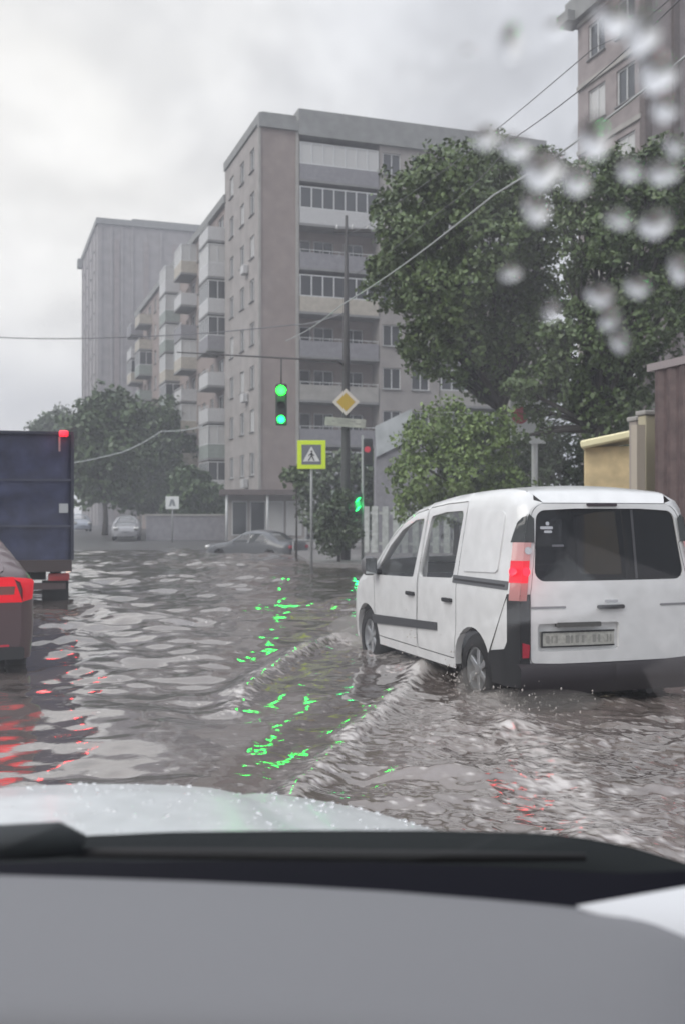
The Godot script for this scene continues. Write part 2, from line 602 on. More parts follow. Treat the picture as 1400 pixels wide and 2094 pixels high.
func make_ground() -> void:
	var xs := axis([[-300, -120, 30.0], [-120, 120, 5.0], [120, 300, 30.0]])
	var zs := axis([[60, -30, -6.0], [-30, -60, -1.0], [-60, -140, -5.0], [-140, -380, -48.0]])
	var ys := PackedFloat32Array(); ys.resize(xs.size() * zs.size())
	for j in zs.size():
		for i in xs.size(): ys[j * xs.size() + i] = ground_y(xs[i], zs[j])
	tag(put_mesh("ground", sheet(xs, zs, ys), M.asphalt), "dark wet asphalt street rising out of the flood water", "ground", "", "structure")

func make_flood() -> void:
	var n1 := FastNoiseLite.new(); n1.seed = 31; n1.frequency = 1.0; n1.fractal_octaves = 3
	var n2 := FastNoiseLite.new(); n2.seed = 77; n2.frequency = 1.0; n2.fractal_octaves = 4
	var waves := []
	rng.seed = 4
	for i in 22:
		var lam := lerpf(0.27, 1.9, pow(i / 21.0, 1.5))
		var a := rng.randfn(0.0, 0.75) + PI * 0.5
		waves.append([cos(a) * TAU / lam, sin(a) * TAU / lam, rng.randf() * TAU, 0.0056 * lam, lam])
	var bow := [water(742, 1285), water(660, 1312), water(600, 1340), water(545, 1375), water(505, 1410), water(470, 1450)]
	var tail := [water(880, 1362), water(820, 1410), water(760, 1470), water(690, 1535), water(610, 1610), water(560, 1680)]
	var froth := [water(985, 1405), water(1030, 1450), water(1080, 1520), water(1120, 1580), water(1180, 1650), water(1230, 1720)]
	var inner := [water(760, 1305), water(800, 1340), water(870, 1372)]
	var xs := axis([[-60, -9, 1.5], [-9, -4.5, 0.11], [-4.5, -2.4, 0.045], [-2.4, 3.6, 0.029], [3.6, 4.8, 0.05], [4.8, 12, 0.13], [12, 60, 1.5]])
	var zl := [12.0, 9.0, 6.0, 3.0, 0.0, -2.0, -3.0]
	var zz := -3.6
	while zz > -52.0:
		zl.append(zz)
		zz -= 0.020 + 0.0036 * (-zz - 3.6)
	var zs := PackedFloat32Array(zl)
	var nx := xs.size(); var nz := zs.size()
	var ys := PackedFloat32Array(); ys.resize(nx * nz)
	var cols := PackedColorArray(); cols.resize(nx * nz)
	var mud := Color(0.112, 0.093, 0.085)
	var mud2 := Color(0.175, 0.145, 0.130)
	var foam := Color(0.62, 0.58, 0.55)
	for j in nz:
		var dz := absf(zs[j] - zs[maxi(j - 1, 0)])
		for i in nx:
			var x := xs[i]; var z := zs[j]
			var y := 0.0
			var k := j * nx + i
			var gust := 0.35 + 1.15 * clampf(n1.get_noise_2d(x * 0.30 + 40.0, z * 0.17) + 0.45, 0.0, 1.1)
			gust *= 1.0 + 0.3 * smoothstep(-0.9, -2.0, x)
			if z > -16.0:
				var cx := lerpf(-0.62, -0.36, clampf((z + 12.0) / 6.5, 0.0, 1.3))
				gust *= 1.0 - 0.80 * exp(-pow((x - cx) / 0.52, 2.0)) * smoothstep(-16.0, -11.0, z)
			if absf(x) < 14.0 and z < -3.0:
				for w in waves:
					if w[4] < dz * 2.6: continue
					y += w[3] * sin(w[0] * x + w[1] * z + w[2] + 0.6 * gust)
				y *= gust
			var f := 0.0
			var turb := 0.0
			var p := Vector2(x, z)
			if z > -17.0 and z < -3.0 and x > -2.5 and x < 6.0:
				var b := line_dist(p, bow)
				var t := line_dist(p, tail)
				var r := line_dist(p, froth)
				var e := line_dist(p, inner)
				var wob := n1.get_noise_2d(x * 1.1, z * 1.1)
				var bx := b.x + wob * 0.07 + 0.025 * n2.get_noise_2d(x * 7.0, z * 7.0)
				var tx := t.x + wob * 0.08 + 0.03 * n2.get_noise_2d(x * 6.0, z * 6.0)
				y += 0.075 * (1.0 - 0.65 * b.y) * exp(-bx * bx / 0.016) - 0.02 * exp(-pow(b.x - 0.34, 2) / 0.03)
				y += 0.055 * (1.0 - 0.45 * t.y) * exp(-tx * tx / 0.010) - 0.016 * exp(-pow(t.x - 0.3, 2) / 0.03)
				y += 0.08 * exp(-e.x * e.x / 0.05)
				# right of the bow wave the water is churned
				var side := 0.0
				var bx_at := lerpf(bow[0].x, bow[5].x, clampf((z - bow[0].y) / (bow[5].y - bow[0].y), 0, 1.6))
				side = smoothstep(-0.1, 0.5, x - bx_at) * smoothstep(-16.0, -13.5, z) * (1.0 - smoothstep(4.5, 6.0, x))
				var tail_x := lerpf(tail[0].x, tail[5].x, clampf((z - tail[0].y) / (tail[5].y - tail[0].y), 0.0, 1.5))
				side *= lerpf(0.22, 1.0, maxf(smoothstep(-0.15, 0.45, x - tail_x), smoothstep(-10.5, -12.5, z)))
				turb = side
				var c1 := n2.get_noise_2d(x * 1.9, z * 1.9)
				var c2 := n2.get_noise_2d(x * 5.2 + 30.0, z * 5.2)
				y = lerpf(y, y * 0.8 + 0.024 * c1 + 0.013 * c2 + 0.004 * n2.get_noise_2d(x * 12.0, z * 9.0 + 60.0), side)
				var fn := 0.8 * n2.get_noise_2d(x * 9.0 + 5.0, z * 6.5) + 0.9 * n2.get_noise_2d(x * 30.0, z * 21.0)
				var near := 0.95 * exp(-bx * bx / 0.022) * (1.0 - 0.35 * b.y) + 0.9 * exp(-tx * tx / 0.012) * (1.0 - 0.2 * t.y) + 0.72 * exp(-r.x * r.x / 0.05) + 0.95 * exp(-e.x * e.x / 0.12) + 0.9 * exp(-(p - Vector2(0.25, -13.3)).length_squared() / 0.35) + 0.18 * side
				f = clampf(smoothstep(0.45, 0.95, near + fn * 0.95) * 0.78, 0.0, 0.78)
				y += 0.05 * exp(-r.x * r.x / 0.04) * (0.4 + wob)
			ys[k] = y
			cols[k] = mud.lerp(mud2, clampf(turb * 0.9 + 0.25 * n1.get_noise_2d(x * 0.7, z * 0.5), 0, 1)).lerp(foam, f)
	var m := mat(Color(1, 1, 1), 0.06)
	m.vertex_color_use_as_albedo = true
	m.metallic_specular = 0.9
	m.clearcoat_enabled = true
	m.clearcoat = 0.6
	m.clearcoat_roughness = 0.06
	m.normal_enabled = true
	m.normal_texture = normal_tex(0.022, 6.0, 4, 512, 9)
	m.normal_scale = 0.07
	m.uv1_triplanar = true
	m.uv1_world_triplanar = true
	m.uv1_scale = Vector3.ONE * 0.55
	tag(put_mesh("water", sheet(xs, zs, ys, cols), m), "muddy brown flood water with ripples and a churned wake", "water", "", "structure")

# ------------------------------------------------------------------ buildings
func holed_wall(st: SurfaceTool, o: Vector3, ax: Vector3, n: Vector3, w: float, h: float, holes: Array, depth: float) -> void:
	var xs := [0.0, w]; var ys := [0.0, h]
	for r in holes:
		xs.append(r.position.x); xs.append(r.end.x); ys.append(r.position.y); ys.append(r.end.y)
	xs.sort(); ys.sort()
	for i in xs.size() - 1:
		if xs[i + 1] - xs[i] < 1e-4: continue
		for j in ys.size() - 1:
			if ys[j + 1] - ys[j] < 1e-4: continue
			var mid := Vector2((xs[i] + xs[i + 1]) * 0.5, (ys[j] + ys[j + 1]) * 0.5)
			var inside := false
			for r in holes:
				if r.has_point(mid): inside = true; break
			if inside: continue
			quad(st, o + ax * xs[i] + Vector3.UP * ys[j], o + ax * xs[i + 1] + Vector3.UP * ys[j], o + ax * xs[i + 1] + Vector3.UP * ys[j + 1], o + ax * xs[i] + Vector3.UP * ys[j + 1], n)
	for r in holes:
		var c := [r.position, Vector2(r.end.x, r.position.y), r.end, Vector2(r.position.x, r.end.y)]
		var ctr: Vector2 = r.get_center()
		for k in 4:
			var a: Vector2 = c[k]; var b: Vector2 = c[(k + 1) % 4]
			var pa := o + ax * a.x + Vector3.UP * a.y; var pb := o + ax * b.x + Vector3.UP * b.y
			var inn := ctr - (a + b) * 0.5
			quad(st, pa, pb, pb - n * depth, pa - n * depth, ax * inn.x + Vector3.UP * inn.y)

var window_cache := {}
func add_window(parent: Node3D, at: Vector3, ax: Vector3, n: Vector3, w: float, h: float, frame_mat: Material, pane_mat: Material, bars := 1) -> void:
	# at: middle of the bottom edge, on the wall's face
	var key := [w, h, bars]
	if not window_cache.has(key):
		var st := new_st(false)
		var t := 0.07
		box(st, Vector3(0, t * 0.5, 0), Vector3(w, t, 0.06))
		box(st, Vector3(0, h - t * 0.5, 0), Vector3(w, t, 0.06))
		for s in [-1.0, 1.0]: box(st, Vector3(s * (w - t) * 0.5, h * 0.5, 0), Vector3(t, h - 2 * t, 0.06))
		for b in bars: box(st, Vector3(-w * 0.5 + w * (b + 1) / (bars + 1.0), h * 0.5, 0), Vector3(t * 0.9, h - 2 * t, 0.055))
		var f := finish(st)
		st = new_st(false)
		box(st, Vector3(0, h * 0.5, -0.02), Vector3(w - 0.02, h - 0.02, 0.012))
		var g := finish(st)
		st = new_st(false)
		box(st, Vector3(0, -0.03, 0.1), Vector3(w + 0.14, 0.05, 0.24))
		window_cache[key] = [f, g, finish(st)]
	var o := put_mesh("window", window_cache[key][0], frame_mat, parent)
	o.transform = Transform3D(Basis(ax, Vector3.UP, n), at - n * 0.11)
	put_mesh("pane", window_cache[key][1], pane_mat, o)
	put_mesh("sill", window_cache[key][2], M.slab, o)

var balcony_cache := {}
func add_balcony(parent: Node3D, at: Vector3, ax: Vector3, n: Vector3, w: float, depth: float, glazed: int, panel_mat: Material, called := "balcony") -> void:
	# at: middle of the slab's inner edge. glazed 0: open, 1: glazed above the panel
	var key := [w, depth, glazed]
	if not balcony_cache.has(key):
		var st := new_st(false)
		box(st, Vector3(0, -0.08, depth * 0.5), Vector3(w + 0.08, 0.16, depth + 0.06))
		var slab := finish(st)
		st = new_st(false)
		box(st, Vector3(0, 0.5, depth - 0.04), Vector3(w, 1.0, 0.07))
		for s in [-1.0, 1.0]: box(st, Vector3(s * (w * 0.5 - 0.035), 0.5, depth * 0.5 - 0.04), Vector3(0.07, 1.0, depth - 0.08))
		var pan := finish(st)
		st = new_st(false)
		var rail := new_st(false)
		if glazed == 1:
			var bars := int(round(w / 0.75))
			for b in bars + 1: box(st, Vector3(-w * 0.5 + 0.04 + (w - 0.08) * b / bars, 1.72, depth - 0.04), Vector3(0.075, 1.4, 0.06))
			for y in [1.04, 2.4]: box(st, Vector3(0, y, depth - 0.04), Vector3(w, 0.07, 0.064))
			for s in [-1.0, 1.0]:
				for y in [1.04, 2.4]: box(st, Vector3(s * (w * 0.5 - 0.035), y, depth * 0.5 - 0.04), Vector3(0.06, 0.07, depth - 0.08))
				box(st, Vector3(s * (w * 0.5 - 0.035), 1.72, depth * 0.45), Vector3(0.06, 1.3, 0.06))
			box(rail, Vector3(0, 1.72, depth - 0.055), Vector3(w - 0.06, 1.36, 0.012))
			for s in [-1.0, 1.0]: box(rail, Vector3(s * (w * 0.5 - 0.05), 1.72, depth * 0.5 - 0.05), Vector3(0.012, 1.36, depth - 0.1))
		else:
			for b in 9: box(st, Vector3(-w * 0.5 + 0.06 + (w - 0.12) * b / 8.0, 1.08, depth - 0.04), Vector3(0.03, 0.16, 0.03))
			box(st, Vector3(0, 1.18, depth - 0.04), Vector3(w, 0.04, 0.05))
		balcony_cache[key] = [slab, pan, finish(st), finish(rail) if glazed == 1 else null]
	var o := Node3D.new()
	o.name = called
	parent.add_child(o, true)
	o.transform = Transform3D(Basis(ax, Vector3.UP, n), at)
	put_mesh("slab", balcony_cache[key][0], M.slab, o)
	put_mesh("panel", balcony_cache[key][1], panel_mat, o)
	put_mesh("railing" if glazed == 0 else "glazing_frame", balcony_cache[key][2], M.frame, o)
	if glazed == 1: put_mesh("glazing", balcony_cache[key][3], M.pane if rng.randf() < 0.6 else M.curtain, o)

func make_corner_block(at: Vector3) -> void:
	var b := thing("apartment_building", "tall grey brown apartment block with loggias facing the crossroads behind the big tree", "building", at, YAW)
	rng.seed = 12
	var H := 26.9; var fl := 2.9; var g := 0.3
	var R := Vector3.RIGHT; var B := Vector3.BACK; var L := Vector3.LEFT; var F := Vector3.FORWARD
	# the front: corner strip, loggia bay, window bay, loggia bay, end strip
	var st := new_st(false)
	holed_wall(st, Vector3(0, 0, 0), R, B, 2.54, H - 0.3, [], 0.1)
	holed_wall(st, Vector3(2.54, 0, 0), F, R, 1.4, H, [], 0.1)
	obj("corner_wall", st, M.wall_brown, b)
	st = new_st(false)
	for e in [[2.54, -0.05, 0.22], [0.0, 0.0, 0.16]]: box(st, Vector3(e[0] - 0.08, (H - 0.2) * 0.5, 0.03), Vector3(e[2], H - 0.2, 0.1))
	obj("corner_trim", st, M.concrete, b)
	st = new_st(false)
	var holes := []
	for k in 9:
		for x in [0.9, 3.0]: holes.append(Rect2(x - 0.65, g + k * fl + 0.95, 1.3, 1.45))
	holed_wall(st, Vector3(8.2, 0, 0), R, B, 4.4, H, holes, 0.2)
	holed_wall(st, Vector3(8.2, 0, -1.4), B, L, 1.4, H, [], 0.1)
	holed_wall(st, Vector3(12.6, 0, 0), F, R, 1.4, H, [], 0.1)
	holed_wall(st, Vector3(18.2, 0, 0), R, B, 2.5, H, [], 0.1)
	holed_wall(st, Vector3(18.2, 0, -1.4), B, L, 1.4, H, [], 0.1)
	holed_wall(st, Vector3(20.7, 0, 0), F, R, 12.0, H, [], 0.1)
	obj("wall", st, M.wall_grey, b)
	for k in 9:
		for x in [9.1, 11.2]: add_window(b, Vector3(x, g + k * fl + 0.95, 0), R, B, 1.3, 1.45, M.frame, M.pane)
	# set-back walls of the loggias
	for x0 in [2.54, 12.6]:
		st = new_st(false)
		holes = []
		for k in 9:
			holes.append(Rect2(0.5, g + k * fl + 0.1, 0.8, 2.1))
			holes.append(Rect2(1.5, g + k * fl + 0.8, 1.4, 1.4))
			holes.append(Rect2(3.6, g + k * fl + 0.8, 1.4, 1.4))
		holed_wall(st, Vector3(x0, 0, -1.4), R, B, 5.66, H, holes, 0.2)
		obj("loggia_wall", st, M.wall_brown, b)
		for k in 9:
			add_window(b, Vector3(x0 + 0.9, g + k * fl + 0.1, -1.4), R, B, 0.8, 2.1, M.frame, M.pane, 0)
			for x in [2.2, 4.3]: add_window(b, Vector3(x0 + x, g + k * fl + 0.8, -1.4), R, B, 1.4, 1.4, M.frame, M.pane)
			var style: int = [1, 1, 0, 0, 0, 1, 0, 1, 1][k]
			var pm: Material = [M.panel_grey, M.panel_grey, M.panel_grey, M.concrete, M.panel_grey, M.panel_cream, M.panel_grey, M.panel_white, M.panel_grey][k]
			if x0 > 10.0: style = 1 - style
			add_balcony(b, Vector3(x0 + 2.83, g + k * fl + 0.02, -1.38), R, B, 5.5, 1.45, style, pm, "loggia")
	# the street side
	st = new_st(false)
	holes = []
	for k in 9:
		for s in [2.3, 5.1, 8.3]: holes.append(Rect2(s - 0.6, g + k * fl + 0.9, 1.2, 1.5))
	holed_wall(st, Vector3(0, 0, 0), F, L, 10.5, H, holes, 0.2)
	holed_wall(st, Vector3(0, 0, -10.5), R, F, 20.7, H, [], 0.1)
	obj("side_wall", st, M.wall_grey, b)
	for k in 9:
		for s in [2.3, 5.1, 8.3]: add_window(b, Vector3(0, g + k * fl + 0.9, -s), F, L, 1.2, 1.5, M.frame if (k * 3 + int(s)) % 3 else M.frame_dark, M.pane if (k + int(s)) % 4 else M.curtain)
	for k in [1, 3, 6]:
		st = new_st(false)
		bevel_box(st, Vector3(-0.22, g + k * fl + 0.4, -3.6), Vector3(0.36, 0.6, 0.85), 0.03)
		obj("air_conditioner", st, M.panel_white, b)
	st = new_st(false)
	box(st, Vector3(10.35, H + 0.42, -5.4), Vector3(20.4, 0.9, 10.1))
	box(st, Vector3(11.65, H + 0.30, -0.3), Vector3(18.3, 1.7, 1.1))
	box(st, Vector3(1.2, H + 0.0, -0.05), Vector3(2.7, 0.6, 0.5))
	box(st, Vector3(0.0, H + 0.35, -5.2), Vector3(0.24, 0.6, 10.5))
	obj("roof", st, M.roof, b)

func make_long_block(at: Vector3) -> void:
	var b := thing("apartment_building", "long grey apartment block with columns of protruding white balconies along the side street", "building", at, YAW)
	rng.seed = 21
	var H := 24.6; var fl := 2.7; var g := 0.3
	var F := Vector3.FORWARD; var L := Vector3.LEFT; var B := Vector3.BACK
	var cols := [2.0, 13.0, 21.0, 37.5, 44.0]
	var st := new_st(false)
	var holes := []
	var spots := []
	for k in 9:
		for s in [5.2, 8.4, 10.4, 15.6, 18.2, 24.0, 27.2, 30.5, 33.6, 40.8]:
			holes.append(Rect2(s - 0.65, g + k * fl + 0.85, 1.3, 1.4))
			spots.append([s, k])
		for s in cols:
			holes.append(Rect2(s - 1.0, g + k * fl + 0.1, 2.0, 2.1))
	holed_wall(st, Vector3(0, 0, 0), F, L, 47.0, H, holes, 0.2)
	holed_wall(st, Vector3(0, 0, 0), Vector3.RIGHT, B, 12.0, H, [], 0.1)
	holed_wall(st, Vector3(12, 0, 0), F, Vector3.RIGHT, 47.0, H, [], 0.1)
	holed_wall(st, Vector3(0, 0, -47), Vector3.RIGHT, F, 12.0, H, [], 0.1)
	obj("wall", st, M.wall_brown, b)
	for e in spots: add_window(b, Vector3(0, g + e[1] * fl + 0.85, -e[0]), F, L, 1.3, 1.4, M.frame if rng.randf() < 0.7 else M.frame_dark, M.pane if rng.randf() < 0.8 else M.curtain)
	for k in 9:
		for s in cols: add_window(b, Vector3(0, g + k * fl + 0.1, -s), F, L, 2.0, 2.1, M.frame, M.pane)
	var pm := [M.panel_white, M.panel_white, M.panel_grey, M.panel_cream, M.panel_green, M.panel_white]
	for s in cols:
		for k in range(1, 9):
			add_balcony(b, Vector3(0, g + k * fl + 0.02, -s), F, L, 3.4, 1.35, 0 if rng.randf() < 0.34 else 1, pm[rng.randi() % 6])
	st = new_st(false)
	box(st, Vector3(5.9, H + 0.3, -23.5), Vector3(12.4, 0.6, 47.6))
	box(st, Vector3(3.0, H + 1.2, -30.0), Vector3(4.0, 1.5, 6.0))
	obj("roof", st, M.roof, b)

func make_far_tower(at: Vector3) -> void:
	var b := thing("apartment_building", "hazy tall tower block with ribbed blank walls far down the street", "building", at, YAW)
	var H := 43.2
	var st := new_st(false)
	box(st, Vector3(9, H * 0.5, -12.0), Vector3(18, H, 24))
	obj("wall", st, M.wall_far, b)
	for x in [0.4, 1.9, 3.4, 4.9, 9.0, 13.0, 17.6]:
		st = new_st(false)
		box(st, Vector3(x, H * 0.5, 0.05), Vector3(0.3, H, 0.22))
		obj("rib", st, M.wall_far, b)
	for x in [2.65, 6.9, 11.0, 15.3]:
		st = new_st(false)
		box(st, Vector3(x, H * 0.5 - 0.6, 0.05), Vector3(0.7, H - 3.0, 0.16))
		obj("window_strip", st, M.wall_right, b)
	for k in 5:
		st = new_st(false)
		box(st, Vector3(-0.02, H * 0.5, -2.0 - k * 5.2), Vector3(0.3, H, 0.4))
		obj("rib", st, M.wall_far, b)
	for f in 14:
		for s in [4.6, 9.8, 15.0, 20.2]:
			add_window(b, Vector3(-0.02, 1.2 + f * 3.0, -s), Vector3.FORWARD, Vector3.LEFT, 1.6, 1.5, M.frame, M.pane)
	st = new_st(false)
	box(st, Vector3(9, H + 0.4, -12.0), Vector3(18.5, 0.8, 24.6))
	box(st, Vector3(-0.4, H - 0.5, -23.4), Vector3(0.9, 1.4, 1.6))
	box(st, Vector3(11.5, H + 1.0, -10), Vector3(13, 0.8, 18))
	obj("roof", st, M.roof, b)

func make_right_block(at: Vector3) -> void:
	var b := thing("apartment_building", "dark brown grey high block with a projecting roof edge rising above the right trees", "building", at, YAW)
	var H := 24.9; var fl := 3.05
	var F := Vector3.FORWARD; var L := Vector3.LEFT; var B := Vector3.BACK; var R := Vector3.RIGHT
	var st := new_st(false)
	var holes := []
	for k in 8:
		for s in [1.3, 3.6]: holes.append(Rect2(s - 0.7, 0.5 + k * fl + 0.9, 1.4, 1.6))
	holed_wall(st, Vector3.ZERO, F, L, 5.2, H, holes, 0.2)
	obj("side_wall", st, M.wall_right, b)
	for k in 8:
		for s in [1.3, 3.6]: add_window(b, Vector3(0, 0.5 + k * fl + 0.9, -s), F, L, 1.4, 1.6, M.frame, M.pane if (k + int(s)) % 3 else M.curtain)
	st = new_st(false)
	holes = []
	for k in 8:
		for x in [3.2, 6.6, 10.0]: holes.append(Rect2(x - 0.7, 0.5 + k * fl + 0.9, 1.4, 1.6))
	holed_wall(st, Vector3.ZERO, R, B, 14.0, H, holes, 0.2)
	holed_wall(st, Vector3(0, 0, -5.2), R, F, 14.0, H, [], 0.1)
	holed_wall(st, Vector3(14, 0, 0), F, R, 5.2, H, [], 0.1)
	obj("wall", st, M.wall_right, b)
	for k in 8:
		for x in [3.2, 6.6, 10.0]: add_window(b, Vector3(x, 0.5 + k * fl + 0.9, 0), R, B, 1.4, 1.6, M.frame, M.pane)
	st = new_st(false)
	box(st, Vector3(0.1, H * 0.5, 0.05), Vector3(0.35, H, 0.4))
	box(st, Vector3(1.6, H * 0.5, 0.02), Vector3(0.3, H, 0.3))
	obj("corner_pipe", st, M.wall_dark, b)
	for k in range(1, 9):
		st = new_st(false)
		box(st, Vector3(-0.03, 0.35 + k * fl, -2.6), Vector3(0.16, 0.22, 5.1))
		obj("floor_band", st, M.concrete, b)
	st = new_st(false)
	box(st, Vector3(6.9, H + 0.5, -2.7), Vector3(14.6, 1.1, 6.0))
	box(st, Vector3(-0.35, H + 0.15, -5.3), Vector3(0.9, 0.5, 1.0))
	obj("roof", st, M.roof, b)

# ------------------------------------------------------------------ trees
func leaf_mesh(blobs: Array, count: int, size: float, dark: Color, light: Color, sd: int) -> ArrayMesh:
	rng.seed = sd
	var n := FastNoiseLite.new(); n.seed = sd; n.frequency = 0.55; n.fractal_octaves = 2
	var v := PackedVector3Array(); var nn := PackedVector3Array(); var cc := PackedColorArray(); var idx := PackedInt32Array()
	var total := 0.0
	var cum := []
	for b in blobs:
		total += b[1] * b[1]
		cum.append(total)
	for i in count:
		var pick := rng.randf() * total
		var bi := 0
		while cum[bi] < pick: bi += 1
		var c: Vector3 = blobs[bi][0]; var r: float = blobs[bi][1]
		var d := Vector3(rng.randfn(), rng.randfn(), rng.randfn()).normalized()
		var lump := 1.0 + 0.85 * n.get_noise_3dv(c + d * r * 1.6)
		var rad := r * lump * (0.45 + 0.62 * pow(rng.randf(), 0.45))
		var p := c + Vector3(d.x, d.y * 0.85, d.z) * rad
		if n.get_noise_3dv(p * 2.6 + Vector3(50, 0, 0)) < -0.2: continue
		var nrm := (d * 0.7 + Vector3(rng.randfn(), rng.randfn() + 0.5, rng.randfn()) * 0.7).normalized()
		var t := nrm.cross(Vector3(rng.randfn(), rng.randfn(), rng.randfn())).normalized()
		var w := nrm.cross(t)
		var s := size * (0.6 + 0.8 * rng.randf())
		var k := v.size()
		v.append(p - t * s * 0.5); v.append(p + w * s * 0.32 - nrm * s * 0.06); v.append(p + t * s * 0.5); v.append(p - w * s * 0.32 - nrm * s * 0.06)
		var col := dark.lerp(light, rng.randf())   # leaves differ by chance alone
		for q in 4:
			nn.append(nrm); cc.append(col)
		for q in [0, 1, 2, 0, 2, 3]: idx.append(k + q)
	var arr := []
	arr.resize(Mesh.ARRAY_MAX)
	arr[Mesh.ARRAY_VERTEX] = v; arr[Mesh.ARRAY_NORMAL] = nn; arr[Mesh.ARRAY_COLOR] = cc; arr[Mesh.ARRAY_INDEX] = idx
	var m := ArrayMesh.new()
	m.add_surface_from_arrays(Mesh.PRIMITIVE_TRIANGLES, arr)
	return m

func tree(called: String, label: String, base: Vector3, fork: Vector3, trunk_r: float, blobs: Array, count: int, size: float, dark: Color, light: Color, sd: int, group := "", category := "tree") -> void:
	# blobs hold world points
	var o := thing(called, label, category, base, 0.0, group)
	var st := new_st(true)
	var f := fork - base
	var mid := f * 0.5 + Vector3(0.12, 0, 0.1) * trunk_r * 3.0
	tube(st, [Vector3(0, -0.3, 0), mid * 0.4, mid, f], [trunk_r * 1.25, trunk_r, trunk_r * 0.85, trunk_r * 0.7], 9)
	var local := []
	for b in blobs:
		var c: Vector3 = b[0] - base
		local.append([c, b[1]])
		var bend: Vector3 = f.lerp(c, 0.5) + Vector3(0, -0.15, 0) * b[1]
		tube(st, [f - f * 0.06, bend, c + Vector3(0, 0.3, 0) * b[1]], [trunk_r * 0.5, trunk_r * 0.32, trunk_r * 0.1], 6)
		for k in 3:
			var e: Vector3 = c + Vector3(cos(k * 2.1 + sd), 0.3, sin(k * 2.1 + sd)) * b[1] * 0.8
			tube(st, [bend.lerp(c, 0.5), e], [trunk_r * 0.18, trunk_r * 0.05], 5)
	obj("trunk", st, M.bark, o)
	put_mesh("crown", leaf_mesh(local, count, size, dark, light, sd), M.leaf, o)

func at_blob(px: float, py: float, z: float, rpx: float) -> Array:
	return [P(px, py, z), rpx / FOC * z]

